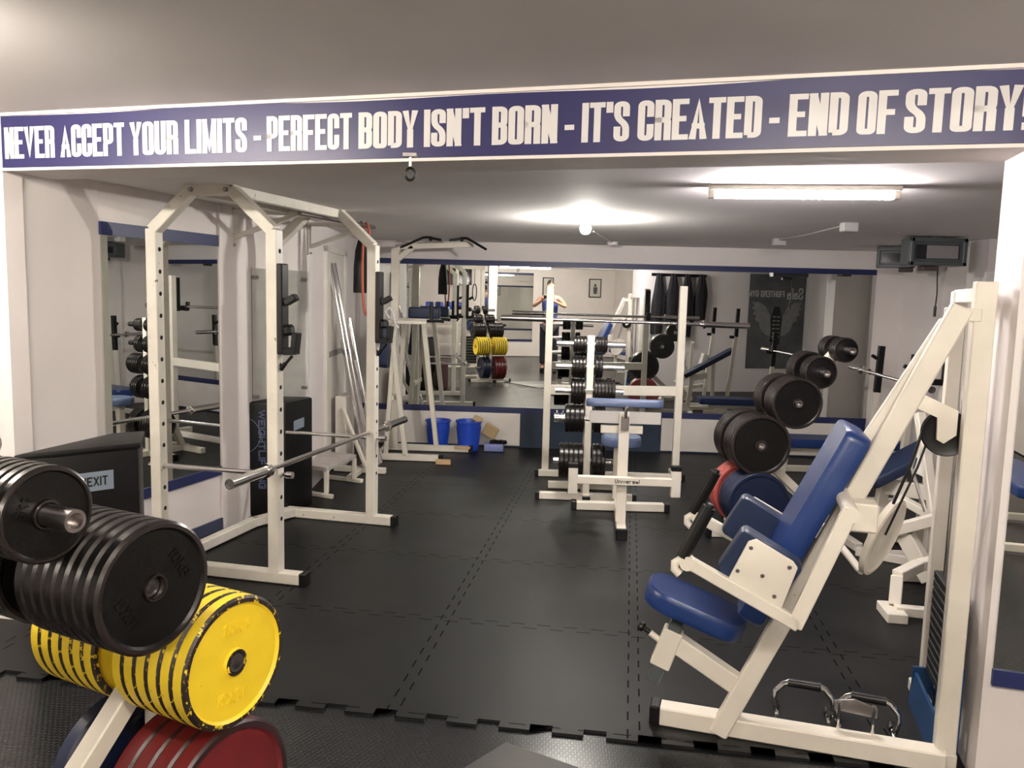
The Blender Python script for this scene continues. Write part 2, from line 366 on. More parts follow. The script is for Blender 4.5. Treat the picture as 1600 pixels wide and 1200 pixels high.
def text(bm, s, o, ux, uy, hgt, lw, tv, th, gap, n=None, fit=None, depth=0.0):
    """heavy block lettering in the plane (ux, uy) starting at o (bottom left)"""
    o = Vector(o); W = text_width(s, lw, tv, gap); sx = (fit/W) if fit else 1.0
    x = 0.0; nn = ux.cross(uy); kk = 0
    for c in s:
        if c == ' ': x += lw*0.6; continue
        cw = WID.get(c, 1)*(lw-tv)
        gx = cw/tv; gy = (hgt-th)/th
        for path in G[c]:
            P = stroke([(p[0]*gx, p[1]*gy, *p[2:]) for p in path], 1.1)
            if len(P) < 2: continue
            d0 = (P[0]-P[1]).normalized(); d1 = (P[-1]-P[-2]).normalized()
            closed = (P[0]-P[-1]).length < 1e-3
            if not closed: P = [P[0]+d0*0.5]+P[1:-1]+[P[-1]+d1*0.5]
            L = []; R = []
            for i, p in enumerate(P):
                if i == 0: d = (P[1]-p).normalized(); k = 1
                elif i == len(P)-1: d = (p-P[-2]).normalized(); k = 1
                else:
                    a = (p-P[i-1]).normalized(); b = (P[i+1]-p).normalized(); d = (a+b)
                    if d.length < 1e-3: d = b
                    d.normalize(); k = min(1/max(0.25, d.dot(b)), 2.2)
                nrm = Vector((-d.y, d.x))*0.5*k
                for lst, q in ((L, p+nrm), (R, p-nrm)):
                    # keep miters inside the letter height
                    qy = min(max(q.y, -0.5), gy+0.5)
                    lst.append(o+ux*((x+tv/2+q.x*tv)*sx)+uy*((qy+0.5)*th))
            kk += 1; ep = .00025*(kk % 3)
            lv = [bm.verts.new(q+nn*(depth+ep)) for q in L]; rv = [bm.verts.new(q+nn*(depth+ep)) for q in R]
            for i in range(len(P)-1): bm.faces.new([lv[i], rv[i], rv[i+1], lv[i+1]])
            if depth:
                l0 = [bm.verts.new(q) for q in L]; r0 = [bm.verts.new(q) for q in R]
                for i in range(len(P)-1):
                    bm.faces.new([l0[i], lv[i], lv[i+1], l0[i+1]]); bm.faces.new([rv[i], r0[i], r0[i+1], rv[i+1]])
        x += cw+tv+gap

# ================================================================ THE SETTING
ROT = -BB
CZ, FZ = 2.14, 2.345                      # ceilings behind and in front of the beam
V0, V1 = 2.877, 3.167                     # beam faces
ULEFT, UPIER, URIGHT = -3.235, 0.82, 2.02
UL2, UR2, VB = -4.6, 3.0, -4.6            # front room
def slab(bm, poly, z0, z1, mi=0): prism(bm, [Vector((p[0], p[1], z0)) for p in poly], (0, 0, z1-z0), mi=mi)
def wallseg(name, a, b, z0, z1, t, m=None, side=1):
    """vertical wall from a to b, thickness t on the outer side"""
    a = Vector((a[0], a[1], 0)); b = Vector((b[0], b[1], 0)); d = (b-a).normalized(); n = Vector((d.y, -d.x, 0))*side
    bm = NB(); slab(bm, [a, b, b+n*t, a+n*t], z0, z1)
    return struct(name, bm, m or M['wall'])
LW = lambda y: -(3.38-y*0.2569)/0.9664     # left wall face
RW = lambda y: 3.62+0.166*(BACK_Y-y)      # right wall face
bm = NB(); fl = [uv(UL2-.2, VB-.2), uv(UR2+.6, VB-.2), uv(4.6, 2.5), Vector((5.4, 9.0, 0)), Vector((-3.6, 9.0, 0)), uv(UL2-.4, 3)]
slab(bm, fl, -0.10, -0.012); struct('floor', bm, M['studs'])
# puzzle mat with toothed front edge
ma, mb = Vector((-3.4, 3.165, 0)), Vector((1.9, 2.615, 0)); md = (mb-ma).normalized(); mn = Vector((-md.y, md.x, 0))
pl = []; L = (mb-ma).length; t = 0; k = 0
while t < L:
    off = 0.0 if k % 2 else 0.042
    pl.append(ma+md*t+mn*off); t2 = min(L, t+(0.115 if k % 2 else 0.085)); pl.append(ma+md*t2+mn*off); t = t2; k += 1
pl += [uv(1.3, V1+.02), uv(4.2, V1), Vector((4.9, 8.6, 0)), Vector((-3.0, 8.6, 0))]
bm = NB(); t_ = NB(); vs = [t_.verts.new((p.x, p.y, 0)) for p in pl]; f = t_.faces.new(vs)
bmesh.ops.triangulate(t_, faces=[f]); merge(bm, t_)
for i in range(len(pl)-5):
    a, b = pl[i], pl[i+1]; q = [bm.verts.new(Vector((p.x, p.y, z))) for p, z in ((a, 0), (b, 0), (b, -0.012), (a, -0.012))]; bm.faces.new(q)
o = struct('trim_1', bm, M['tiles'])
# ceilings
bm = NB(); slab(bm, [uv(UL2-.2, VB-.2), uv(UR2+.3, VB-.2), uv(UR2+.3, V0+.02), uv(UL2-.2, V0+.02)], FZ, FZ+.12); struct('ceiling', bm, M['ceiling'])
bm = NB(); slab(bm, [uv(UL2, V1-.02), uv(4.3, V1-.02), Vector((5.0, 8.7, 0)), Vector((-3.2, 8.7, 0))], CZ, CZ+.12); struct('ceiling', bm, M['ceiling'])
# beam with its two piers
bm = NB(); slab(bm, [uv(UL2, V0), uv(4.15, V0), uv(4.15, V1), uv(UL2, V1)], 2.10, FZ+.05)
struct('trim_2', bm, M['wall'])
bm = NB(); box(bm, uv(-1.0, V0-.006, 2.3385), (5.4, .012, .013), ROT); box(bm, uv(-1.0, V0-.005, 2.1), (5.4, .012, .012), ROT); struct('trim_3', bm, M['ledge'])
wallseg('wall_right_pier', uv(UPIER, V0), uv(4.15, V0), 0, 2.12, V1-V0, side=-1)
wallseg('wall_left_pier', uv(UL2, V0), uv(ULEFT, V0), 0, 2.12, .10, side=-1)
# front room walls
wallseg('wall_front_left', uv(UL2, VB), uv(UL2, V0), 0, FZ, .12, side=-1)
wallseg('wall_front_right', uv(UR2, V0), uv(UR2, VB), 0, FZ, .12, side=-1)
wallseg('wall_front', uv(UR2, VB), uv(UL2, VB), 0, FZ, .12, side=-1)
# back room walls
a0 = uv(ULEFT, V0)
wallseg('wall_left_near', tuple(a0)[:2], (LW(4.2), 4.2), 0, CZ, .12, side=-1)
wallseg('wall_left', (LW(4.2), 4.2), (-1.852, 6.19), 0, CZ, .12, side=-1)
wallseg('wall_left_far', (-1.852, 6.19), (-2.0, BACK_Y+.05), 0, CZ, .12, side=-1)
wallseg('wall_back', (-2.1, BACK_Y), (3.75, BACK_Y), 0, CZ, .12, side=-1)
wallseg('wall_right', (3.62, BACK_Y), (RW(2.0), 2.0), 0, CZ, .12, side=-1)
# pilasters on the right wall
wd = Vector((-.1638, .9865, 0)); wn = Vector((-.9865, -.1638, 0))
def on_rw(y, out=0.0): return Vector((RW(y), y, 0))+wn*out
bm = NB(); box(bm, (3.72, 6.70, CZ/2), (.50, .30, CZ)); struct('wall_right_pilaster', bm, M['wall'])
bm = NB(); p = on_rw(7.75); slab(bm, [p-wn*.02, p+wn*.04, p+wn*.04+wd*.30, p-wn*.02+wd*.30], 0, CZ)
struct('wall_right_pilaster', bm, M['wall'])

# --- banner
bm = NB(); n = 60
for i in range(n):
    u0 = -3.225+4.1*i/n; u1 = -3.225+4.1*(i+1)/n
    w0 = .0035*math.sin(u0*5.3)+.003*math.sin(u0*2.1); w1 = .0035*math.sin(u1*5.3)+.003*math.sin(u1*2.1)
    bm.faces.new([bm.verts.new(q) for q in (uv(u0, V0-.008, 2.108+w0*.4), uv(u1, V0-.008, 2.108+w1*.4), uv(u1, V0-.008, 2.328+w1), uv(u0, V0-.008, 2.328+w0))])
    for (za, zb) in ((2.108+w0*.4, 2.108+w1*.4), (2.328+w0, 2.328+w1)):
        bm.faces.new([bm.verts.new(q) for q in (uv(u0, V0-.008, za), uv(u1, V0-.008, zb), uv(u1, V0-.0005, zb), uv(u0, V0-.0005, za))])
bmesh.ops.remove_doubles(bm, verts=bm.verts, dist=1e-5)
T = thing('slogan_banner', 'long dark blue banner with white block lettering stretched along the ceiling beam', 'banner', uv(-1.2, V0-.008, 2.108), ROT)
obj('banner_sheet', bm, M['banner'], T, smooth=0)
bm = NB()
WORDS = [('NEVER', -3.206, -2.929), ('ACCEPT', -2.898, -2.561), ('YOUR', -2.532, -2.292), ('LIMITS', -2.26, -1.965), ('-', -1.935, -1.9), ('PERFECT', -1.874, -1.498),
 ('BODY', -1.471, -1.226), ("ISN'T", -1.2, -.959), ('BORN', -.932, -.686), ('-', -.66, -.625), ("IT'S", -.598, -.429), ('CREATED', -.4, .012), ('-', .036, .069), ('END', .097, .281), ('OF', .307, .425), ('STORY!', .447, .805)]
for wd_, u0, u1 in WORDS:
    text(bm, wd_, uv(u0, V0-.0095, 2.146), E1, UP, .136, .050, .0218, .0180, .0032, fit=u1-u0)
obj('lettering', bm, M['letter'], T, smooth=0, label='white block lettering reading the slogan')

# --- mirrors and blue trims
def mirror_on(name, a, b, z0, z1, n, blue_top=.055, blue_bot=.045, left=0, right=0):
    a = Vector((a[0], a[1], 0)); b = Vector((b[0], b[1], 0)); d = (b-a).normalized(); n = Vector(n).normalized()
    bm = NB(); prism(bm, [a+UP*z0+n*.004, b+UP*z0+n*.004, b+UP*z1+n*.004, a+UP*z1+n*.004], n*.006)
    o = struct(name, bm, M['mirror'])
    bm = NB()
    for za, zb in ((z1, z1+blue_top), (z0-blue_bot, z0)):
        prism(bm, [a+UP*za, b+UP*za, b+UP*zb, a+UP*zb], n*.018)
    if left: prism(bm, [a+UP*z0, a+d*left+UP*z0, a+d*left+UP*z1, a+UP*z1], n*.016)
    if right: prism(bm, [b-d*right+UP*z0, b+UP*z0, b+UP*z1, b-d*right+UP*z1], n*.016)
    struct('trim_4', bm, M['blue'])
    return o
mirror_on('trim_5', (-1.96, BACK_Y), (3.34, BACK_Y), .425, 1.90, (0, -1, 0), .055, .06)
nl = Vector((0.9664, -0.2569, 0))
mirror_on('trim_6', (LW(4.2), 4.2), (LW(5.125), 5.125), .43, 1.865, nl, .07, .06)
mirror_on('trim_7', uv(UPIER+.022, V0), uv(UR2-.3, V0), .42, 1.90, -E2, .055, .055)
# mirror on the front room's own end wall
mirror_on('trim_8', uv(-.55, VB), uv(.75, VB), .45, 2.14, E2, .06, .06)
# lower back wall: blue panel with white boards, dark blue end piece
bm = NB(); box(bm, (.8, BACK_Y-.005, .185), (4.96, .012, .37)); struct('baseboard_back', bm, M['panel'])
bm = NB()
for x0, x1 in ((-1.96, -.245), (1.24, 3.17)):
    box(bm, ((x0+x1)/2, BACK_Y-.018, .19), (x1-x0, .016, .345), bev=.002)
struct('baseboard_back', bm, M['board'])
bm = NB(); box(bm, (3.26, BACK_Y-.02, .20), (.14, .03, .42)); struct('trim_9', bm, M['blue'])
# blue strip along left wall foot
bm = NB(); a = Vector((LW(4.2), 4.2, 0)); b = Vector((LW(5.4), 5.4, 0))
prism(bm, [a, b, b+UP*.075, a+UP*.075], nl*.015); struct('baseboard_left', bm, mat('slate_blue_skirting', (.05, .06, .11), .5))
# raised pier right of the left mirror
bm = NB(); a = Vector((LW(5.135), 5.135, 0)); b = Vector((LW(5.40), 5.40, 0))
prism(bm, [a, b, b+UP*CZ, a+UP*CZ], nl*.02); struct('wall_left_pier_strip', bm, M['wall'])
# door on the far left wall
dd = (Vector((-2.0, BACK_Y, 0))-Vector((-1.852, 6.19, 0))).normalized(); dn = Vector((dd.y, -dd.x, 0)); dp = Vector((-1.852, 6.19, 0))
bm = NB()
for t0, t1 in ((.55, .62), (1.42, 1.49)): prism(bm, [dp+dd*t0, dp+dd*t1, dp+dd*t1+UP*1.98, dp+dd*t0+UP*1.98], dn*.03)
prism(bm, [dp+dd*.55+UP*1.93, dp+dd*1.49+UP*1.93, dp+dd*1.49+UP*1.98, dp+dd*.55+UP*1.98], dn*.03)
DR = struct('door_1', bm, M['board'])
bm = NB(); prism(bm, [dp+dd*.62, dp+dd*1.42, dp+dd*1.42+UP*1.93, dp+dd*.62+UP*1.93], dn*.012); obj('door_leaf', bm, M['board'], DR, smooth=0)
bm = NB(); prism(bm, [dp+dd*.72+UP*1.02, dp+dd*1.30+UP*1.02, dp+dd*1.30+UP*1.07, dp+dd*.72+UP*1.07], dn*.02); obj('letter_slot', bm, mat('grey_slot', (.30, .27, .26), .5), DR, smooth=0)
# ================================================================ LAMPS
def tube_lamp(name, a, b, label, m, r=.016, drop=.045, zc=CZ, group=None):
    a = Vector(a); b = Vector(b); mid = (a+b)/2; rz = math.atan2((b-a).y, (b-a).x)
    T = thing(name, label, 'lamp', (mid.x, mid.y, zc), rz, group)
    bm = NB(); d = (b-a).normalized()
    beam(bm, a-d*.03+UP*(zc-a.z-.012), b+d*.03+UP*(zc-a.z-.012), .085, .024); obj('housing', bm, M['steel'], T)
    bm = NB(); tube(bm, [a, b], r, 16); obj('tube', bm, m, T)
    for e, s in ((a, -1), (b, 1)):
        bm = NB(); box(bm, e+d*s*.015+UP*(zc-a.z)*.5, (.03, .045, zc-a.z+.03), rz, .003); obj('tube_holder', bm, M['steel'], T)
    return T
tube_lamp('fluorescent_lamp', (.775, 3.883, 2.095), (1.563, 3.80, 2.095), 'white fluorescent strip light glowing on the back ceiling right of the bare bulb', M['tube_on'])
T = thing('ceiling_bulb', 'bare round bulb glowing on the ceiling in front of the back mirror', 'lamp', (.25, 5.6, CZ))
bm = NB(); lathe(bm, [(0, 0), (.06, 0), (.06, -.018), (.03, -.035), (0, -.035)], (.25, 5.6, CZ), UP, 24); obj('socket', bm, M['steel'], T)
bm = NB(); bmesh.ops.create_uvsphere(bm, u_segments=24, v_segments=16, radius=.038); bm.transform(Matrix.Translation((.25, 5.6, CZ-.072))); obj('bulb', bm, M['bulb_on'], T)
LG = 'strip lights on the front ceiling'
tube_lamp('fluorescent_lamp', uv(-3.4, 1.45, 2.25), uv(-2.2, 1.45, 2.25), 'strip light on the front ceiling, on the side of the coloured plate rack', M['tube_front'], zc=FZ)
tube_lamp('fluorescent_lamp', uv(.0, .35, 2.25), uv(1.2, .35, 2.25), 'strip light on the front ceiling, on the side of the pier mirror', M['tube_front'], zc=FZ)
tube_lamp('fluorescent_lamp', uv(-.6, -2.2, 2.25), uv(.6, -2.2, 2.25), 'strip light on the front ceiling nearest the wall behind the photographer', M['tube_front'], zc=FZ)

# ================================================================ WEIGHT PLATES
NUM = ['first', 'second', 'third', 'fourth', 'fifth', 'sixth', 'seventh', 'eighth', 'ninth', 'tenth']
def plate_mesh(R, th, mats, txt=None, lip=True):
    """disc centred at origin, axis +Z, front face up"""
    bm = NB(); h = th/2; hub = R*.20 if R > .12 else R*.3; e = min(.0065, th*.2)
    prof = [(.026, -h), (hub, -h), (hub*1.06, -h+.2*th), (R*.86, -h+.2*th), (R*.90, -h), (R-e, -h), (R, -h+e), (R, h-e), (R-e, h), (R*.90, h), (R*.86, h-.2*th), (hub*1.08, h-.2*th), (hub, h), (.026, h), (.026, -h)]
    mi = [0, 0, 0, 0, 1, 1, 0, 1, 1, 0, 0, 0, 1, 1]
    lathe(bm, prof, (0, 0, 0), (0, 0, 1), 56 if R > .12 else 40, mi)
    if txt:
        rr = R*.53; hh = R*.19; lw_ = hh*.66
        W = text_width(txt, lw_, hh*.18, hh*.16)
        for sgn in (1, -1):
            # letters sit on the recessed face, raised
            ux = Vector((0, sgn, 0)); uy = Vector((-sgn, 0, 0))
            text(bm, txt, uy*(rr-hh/2)-ux*W/2+Vector((0, 0, h-.2*th)), ux, uy, hh, lw_, hh*.18, hh*.18, hh*.16, depth=.003)
    me = bpy.data.meshes.new('weight_plate'); bmesh.ops.recalc_face_normals(bm, faces=bm.faces) if not txt else None
    bm.to_mesh(me); bm.free()
    for mm in mats: me.materials.append(mm)
    me.polygons.foreach_set('use_smooth', [True]*len(me.polygons)); me.set_sharp_from_angle(angle=math.radians(30))
    return me
PM = {}
def put_plate(R, th, mk, pos, axis, label, group=None, txt=None, spin=0.0):
    key = (R, th, mk, txt)
    if key not in PM:
        mats = {'iron': [M['iron'], M['iron_edge']], 'yellow': [M['yellow'], M['chipped']], 'red': [M['red'], M['red_edge']],
                'salmon': [M['salmon'], M['salmon']], 'blue': [M['bluep'], M['bluep']]}[mk]
        PM[key] = plate_mesh(R, th, mats, txt)
    o = bpy.data.objects.new('weight_plate', PM[key]); COL.objects.link(o)
    x, y, d = frame_of(Vector(axis)); o.matrix_world = Matrix.Translation(Vector(pos)) @ (rot_axes(x, -y, d).to_4x4()) @ Matrix.Rotation(spin, 4, 'Z')
    tag(o, label, 'weight plate', group)
    return o
def plate_tree(where, C, axis, s, levels, loads, peg=.288, strut=(-.02, .60, -.62), label='', top_s=-.10, foot=.24, cross=.38, rear=-.72, pegmat='zinc', txt={}):
    """leaning plate rack. levels: list of (s, z). loads: per level (front row, rear row); row = (R, thickness, colour, count, colour word)"""
    C = Vector(C); A = Vector(axis).normalized(); S = Vector(s).normalized()
    P = lambda ss, z, a=0.0: C+S*ss+UP*z+A*a
    T = thing('plate_rack', label, 'rack', (C.x, C.y, 0), math.atan2(A.y, A.x))
    lv = levels; bm = NB(); w_ = .055
    beam(bm, P(lv[0][0], .05), P(lv[1][0], lv[1][1]), w_, w_, S)
    top = Vector((lv[-1][0], lv[-1][1])); low = Vector(lv[1]); dr = (top-low).normalized() if (top-low).length > 0 else Vector((0, 1))
    beam(bm, P(low.x, low.y)-(S*dr.x+UP*dr.y)*.02, P(top.x+dr.x*.07, top.y+dr.y*.07), w_, w_, S)
    obj('spine', bm, M['steel'], T)
    bm = NB(); beam(bm, P(strut[0], strut[1]), P(strut[2], .05), w_, w_, A); obj('strut', bm, M['steel'], T)
    bm = NB(); beam(bm, P(foot, .03), P(rear, .03), w_, w_); beam(bm, P(.0, .03, -cross), P(.0, .03, cross), w_, w_); beam(bm, P(rear+.05, .03, -cross*.8), P(rear+.05, .03, cross*.8), w_, w_)
    obj('base_frame', bm, M['steel'], T)
    for e, d in ((P(0, .03, cross), A), (P(0, .03, -cross), -A), (P(foot, .03), S)):
        bm = NB(); beam(bm, e-d*.005, e+d*.03, w_+.006, w_+.006); obj('end_cap', bm, M['black'], T)
    for k, (ss, z) in enumerate(lv):
        for sg in (1, -1):
            bm = NB(); lathe(bm, [(0, .02), (.0235, .02), (.0235, peg), (.0165, peg), (.0165, peg-.03), (0, peg-.03)], P(ss, z), A*sg, 24)
            obj('peg', bm, M[pegmat], T)
            row = loads[k][0 if sg == 1 else 1]
            if not row: continue
            pos = .034
            for grp in row:
                R, th, mk, cnt, word = grp
                for i in range(cnt):
                    yy = P(ss, z-(.0235-.026)*0, sg*(pos+th/2)); pos += th+.0015
                    n_out = cnt-1-i
                    side = where[1] if sg == 1 else where[2]
                    lab = '%s, %s from the end, %s, %s' % (word, NUM[n_out], where[3][k], side)
                    put_plate(R, th, mk, yy, A*sg, lab+', '+where[0], '%s plates on the %s, %s' % (word.split()[0], where[0], side), txt.get((k, sg)) if n_out == 0 else None, random.uniform(-.25, .25)+txt.get('spin%d' % k, 0))
    return T
lvl = [(0, .265), (0, .66), (-.25, .94), (-.42, 1.13), (-.58, 1.31)]
ROWN = ['bottom row', 'fourth row', 'middle row', 'second row', 'top row']
# front-left rack with the yellow plates
FA = Vector((.912, -.41, 0)); FS = Vector((.41, .912, 0))
plate_tree(('front-left rack', 'camera side', 'wall side', ['bottom row', 'yellow row', 'third row', 'second row', 'top row']), (-1.017, 2.02, 0), FA, FS, lvl,
  [([(.215, .055, 'red', 4, 'red plate')], [(.20, .05, 'blue', 3, 'dark blue plate')]),
   ([(.168, .041, 'yellow', 6, 'yellow plate')], [(.168, .041, 'yellow', 6, 'yellow plate')]),
   ([(.148, .033, 'iron', 8, 'black plate')], [(.148, .033, 'iron', 7, 'black plate')]),
   ([(.102, .027, 'iron', 6, 'black plate')], [(.102, .027, 'iron', 6, 'black plate')]),
   ([(.08, .02, 'iron', 4, 'small black plate')], [(.08, .02, 'iron', 4, 'small black plate')])],
  label='white leaning plate rack at front left loaded with yellow, red and black plates',
  txt={(1, 1): '15KG', (2, 1): '10KG', (3, 1): '5KG', 'spin1': 1.5, 'spin2': .6, 'spin3': -.5}, strut=(-.02, .62, -.60))
# right rack
RA = Vector((.09, -.996, 0)); RS = Vector((-.996, -.09, 0))
plate_tree(('right-hand rack', 'near side', 'far side', ROWN), (1.40, 5.40, 0), RA, RS, [(0, .29), (0, .67), (-.23, .95), (-.40, 1.15), (-.56, 1.30)],
  [([(.205, .028, 'blue', 7, 'dark blue plate')], [(.215, .05, 'salmon', 3, 'light red plate')]),
   ([(.20, .034, 'iron', 5, 'black plate')], [(.20, .034, 'iron', 4, 'black plate')]),
   ([(.168, .026, 'iron', 6, 'black plate')], [(.168, .026, 'iron', 5, 'black plate')]),
   ([(.108, .024, 'iron', 4, 'black plate')], [(.125, .024, 'iron', 5, 'black plate')]),
   ([(.082, .022, 'iron', 4, 'small black plate')], [(.085, .022, 'iron', 4, 'small black plate')])],
  label='white leaning rack of black plates between the preacher bench and the blue shoulder press machine', peg=.222, strut=(-.04, .60, -.66), rear=-.7)
# centre rack
plate_tree(('centre rack', 'right side', 'left side', ROWN), (.352, 6.24, 0), (1, 0, 0), (0, -1, 0), [(0, .315), (0, .655), (0, .872), (0, 1.062), (0, 1.238)],
  [([(.14, .034, 'iron', 3, 'black plate')], [(.14, .036, 'iron', 5, 'black plate')]),
   ([(.11, .030, 'iron', 3, 'black plate')], [(.11, .036, 'iron', 4, 'black plate')]),
   ([(.098, .026, 'iron', 6, 'black plate')], [(.098, .026, 'iron', 4, 'black plate')]),
   ([(.085, .030, 'iron', 2, 'black plate')], [(.085, .026, 'iron', 4, 'black plate')]),
   ([(.062, .022, 'iron', 4, 'small black plate')], [(.064, .024, 'iron', 4, 'small black plate')])],
  label='white upright rack of black plates behind the preacher bench', peg=.265, strut=(.02, .9, -.35), rear=-.42, foot=.1, cross=.37, pegmat='chrome')
for i in range(2):
    bm = NB(); c = Vector((.105+.05*i, 6.24, .655)); lathe(bm, [(.024, -.02), (.036, -.02), (.036, .02), (.024, .02), (.024, -.02)], c, (1, 0, 0), 24)
    tube(bm, [c+V3(0, 0, .034), c+V3(0, -.02, .058)], .006, 8)
    solo('bar_collar', bm, M['chrome'], 'chrome bar collar on the left peg of the centre rack, %s' % ('nearest the peg end' if i == 0 else 'nearest the plates'), 'collar', c, group='chrome collars on the centre rack')

# ================================================================ POWER RACK (left)
p2 = Vector((-1.44, 4.20, 0)); dk = Vector((.27, 1.175, 0)); wv = Vector((-.985, .172, 0)); W_ = .715
p1 = p2+wv*W_; p3 = p2+dk; p4 = p1+dk
T = thing('power_rack', 'tall white power rack with a four-post frame standing by the left wall', 'rack', (p1+p2+p3+p4)/4)
S_ = M['steel2']; HB = 1.91; HT = 2.115
for p, inw in ((p1, -wv), (p2, wv), (p3, wv), (p4, -wv)):
    bm = NB(); beam(bm, p+UP*.055, p+UP*HB, .065, .065, dk.normalized())
    for k in range(13): lathe(bm, [(0, .0006), (.0125, .0006)], p+UP*(1.80-.12*k)+(-wv)*.0326, -wv, 14, [1])
    po = obj('post', bm, [S_, M['hole']], T)
for a, b in ((p1, p2), (p4, p3)):
    q1 = a-wv*.235+UP*HT; q2 = b+wv*.235+UP*HT
    bm = NB(); beam(bm, a+UP*(HB-.01), q1, .06, .065, dk.normalized()); beam(bm, q2, b+UP*(HB-.01), .06, .065, dk.normalized()); beam(bm, q1+wv*.02, q2-wv*.02, .065, .06)
    obj('top_arch', bm, S_, T)
    bm = NB()
    for q in (q1, q2): lathe(bm, [(0, .012), (.012, .012), (.014, 0)], q-wv*(-.02 if q is q2 else .02)-dk.normalized()*.033, -dk, 6)
    obj('bolt', bm, M['zinc'], T)
for s in (.255, W_-.255):
    bm = NB(); a = p2+wv*s+UP*HT; beam(bm, a, a+dk, .05, .06, ); obj('top_rail', bm, S_, T)
for a, b in ((p1, p2), (p4, p3)):
    bm = NB(); d = -wv; beam(bm, a-d*.05+UP*.035, b+d*.155+UP*.035, .065, .065, bev=.006); obj('foot', bm, S_, T)
    bm = NB(); beam(bm, b+d*.15+UP*.035, b+d*.185+UP*.035, .075, .072); obj('end_cap', bm, M['black'], T)
kx = wv*.22
bm = NB(); pa = p1+UP*.035+wv*.02; pb = p4+UP*.035+wv*.02
beam(bm, p1-wv*.02+UP*.04, p1-wv*.02+UP*.04+dk*.75, .06, .06); beam(bm, p1-wv*.02+UP*.04+dk*.73, p4-wv*.14+UP*.04, .06, .06); obj('base_rail', bm, S_, T)
# spotter bars
for a, b, nm in ((p1, p2, 'near'), (p4, p3, 'far')):
    bm = NB(); zz = .605; o_ = dk.normalized()*(0.0)
    tube(bm, [a+UP*zz-wv*-.06+o_, b+UP*zz-wv*.07+o_], .0135, 16)
    tube(bm, [b+UP*zz-wv*.065+o_, b+UP*(zz)-wv*.10+o_], .019, 16)
    obj('spotter_bar', bm, M['chrome'], T)
for p, nm in ((p2, 'near'), (p3, 'far')):
    # black plastic faced hook plates on the aisle side
    f = -wv; g = -dk.normalized(); q = p+f*.046
    bm = NB(); beam(bm, q+UP*1.26, q+UP*1.735, .075, .035, f, bev=.006)
    hk = obj('hook_plate', bm, M['black'], T)
    bm = NB(); beam(bm, q+f*.02+UP*1.53, q+f*.08+UP*1.565, .05, .035); obj('hook', bm, M['black'], hk)
    bm = NB(); beam(bm, q+f*.012+UP*1.275, q+f*.085+UP*1.28, .06, .04); beam(bm, q+f*.07+UP*1.27, q+f*.082+UP*1.375, .06, .03); beam(bm, q+f*.01+UP*1.385, q+f*.06+UP*1.39, .07, .06, bev=.015)
    obj('hook', bm, M['black'], hk)
    bm = NB(); tube(bm, [p+f*.034+UP*1.175-g*0, p+f*.06+UP*1.21], .012, 12); tube(bm, [p+f*.045+UP*1.19, p+f*.1+UP*1.25], .008, 10); obj('pin', bm, M['black'], T)
# the barbell lying on the spotter bars
ba = Vector((-1.60, 3.33, 0)); 
def barbell(a, b, label, sleeve=.40, r=.0145, rs=.0265, dark=False):
    a = Vector(a); b = Vector(b); d = (b-a).normalized(); L = (b-a).length
    T = thing('barbell', label, 'barbell', (a+b)/2, math.atan2(d.y, d.x))
    bm = NB(); tube(bm, [a+d*sleeve, b-d*sleeve], r, 20); obj('shaft', bm, M['chrome'], T)
    for e, s in ((a, d), (b, -d)):
        bm = NB(); lathe(bm, [(0, .003), (.018, .003), (.019, 0), (rs, 0), (rs, sleeve-.035), (.038, sleeve-.034), (.038, sleeve-.012), (.022, sleeve-.01), (.02, sleeve+.012), (r, sleeve+.013)], e, s, 28); obj('sleeve', bm, M['chrome'], T)
    return T
def on_line(px_y, z): return px_y
barbell((-1.51, 3.74, .655), (-1.05, 5.96, .645), 'chrome barbell resting across the spotter bars of the tall power rack', sleeve=.36)

# ================================================================ WALL PULL-UP BAR with band and bag
wl = Vector((.2569, .9664, 0)); 
T = thing('wall_pullup_bar', 'white pull-up bar on two triangular brackets high on the left wall', 'bar', (LW(5.9)+.02, 5.9, 1.9))
tips = []
for y in (5.275, 6.18):
    w0 = Vector((LW(y), y, 0))+nl*.012; tip = w0+nl*.53+UP*2.085; tips.append(tip)
    bm = NB(); beam(bm, w0+UP*1.87, w0+UP*2.13, .035, .02, nl); beam(bm, w0+UP*2.105, tip, .03, .03); beam(bm, w0+UP*1.93, tip-nl*.03, .03, .03)
    obj('bracket', bm, S_, T)
    bm = NB(); lathe(bm, [(0, .008), (.009, .008), (.010, 0)], w0+UP*1.885+nl*.01, nl, 8); obj('bolt', bm, M['zinc'], T)
bm = NB(); tube(bm, [tips[0]-wl*.04, tips[1]+wl*.04], .016, 14); obj('crossbar', bm, M['zinc'], T)
q = tips[1]-wl*.06
def ribbon_loop(bm, c, h, w, r, axisx):
    pts = []
    for k in range(36):
        a = 2*PI*k/36; x = math.sin(a)*w; z = -h/2+math.cos(a)*h/2
        pts.append(c+axisx*x+UP*z)
    tube(bm, pts, r, 8, closed=True)
bm = NB(); ribbon_loop(bm, q+V3(.0, -.035, .02), .68, .03, .010, V3(1, 0, 0)); 
solo('resistance_band', bm, M['band'], 'orange resistance band looped over the wall pull-up bar beside the power rack', 'band', q)
bm = NB(); c = q+V3(-.05, .03, 0)
prof = [(.012, .0), (.022, -.05), (.05, -.16), (.062, -.28), (.064, -.47), (.062, -.475), (0, -.475)]
lathe(bm, prof, c+UP*-.02, UP, 24)
for v in bm.verts: v.co.y = c.y+(v.co.y-c.y)*.5
tube(bm, [c+V3(0, 0, -.03), c+V3(0, -.02, .03), c+V3(0, -.035, -.02)], .006, 8)
solo('ab_sling', bm, M['black'], 'black padded hanging strap bag on the wall pull-up bar behind the orange band', 'strap', c)
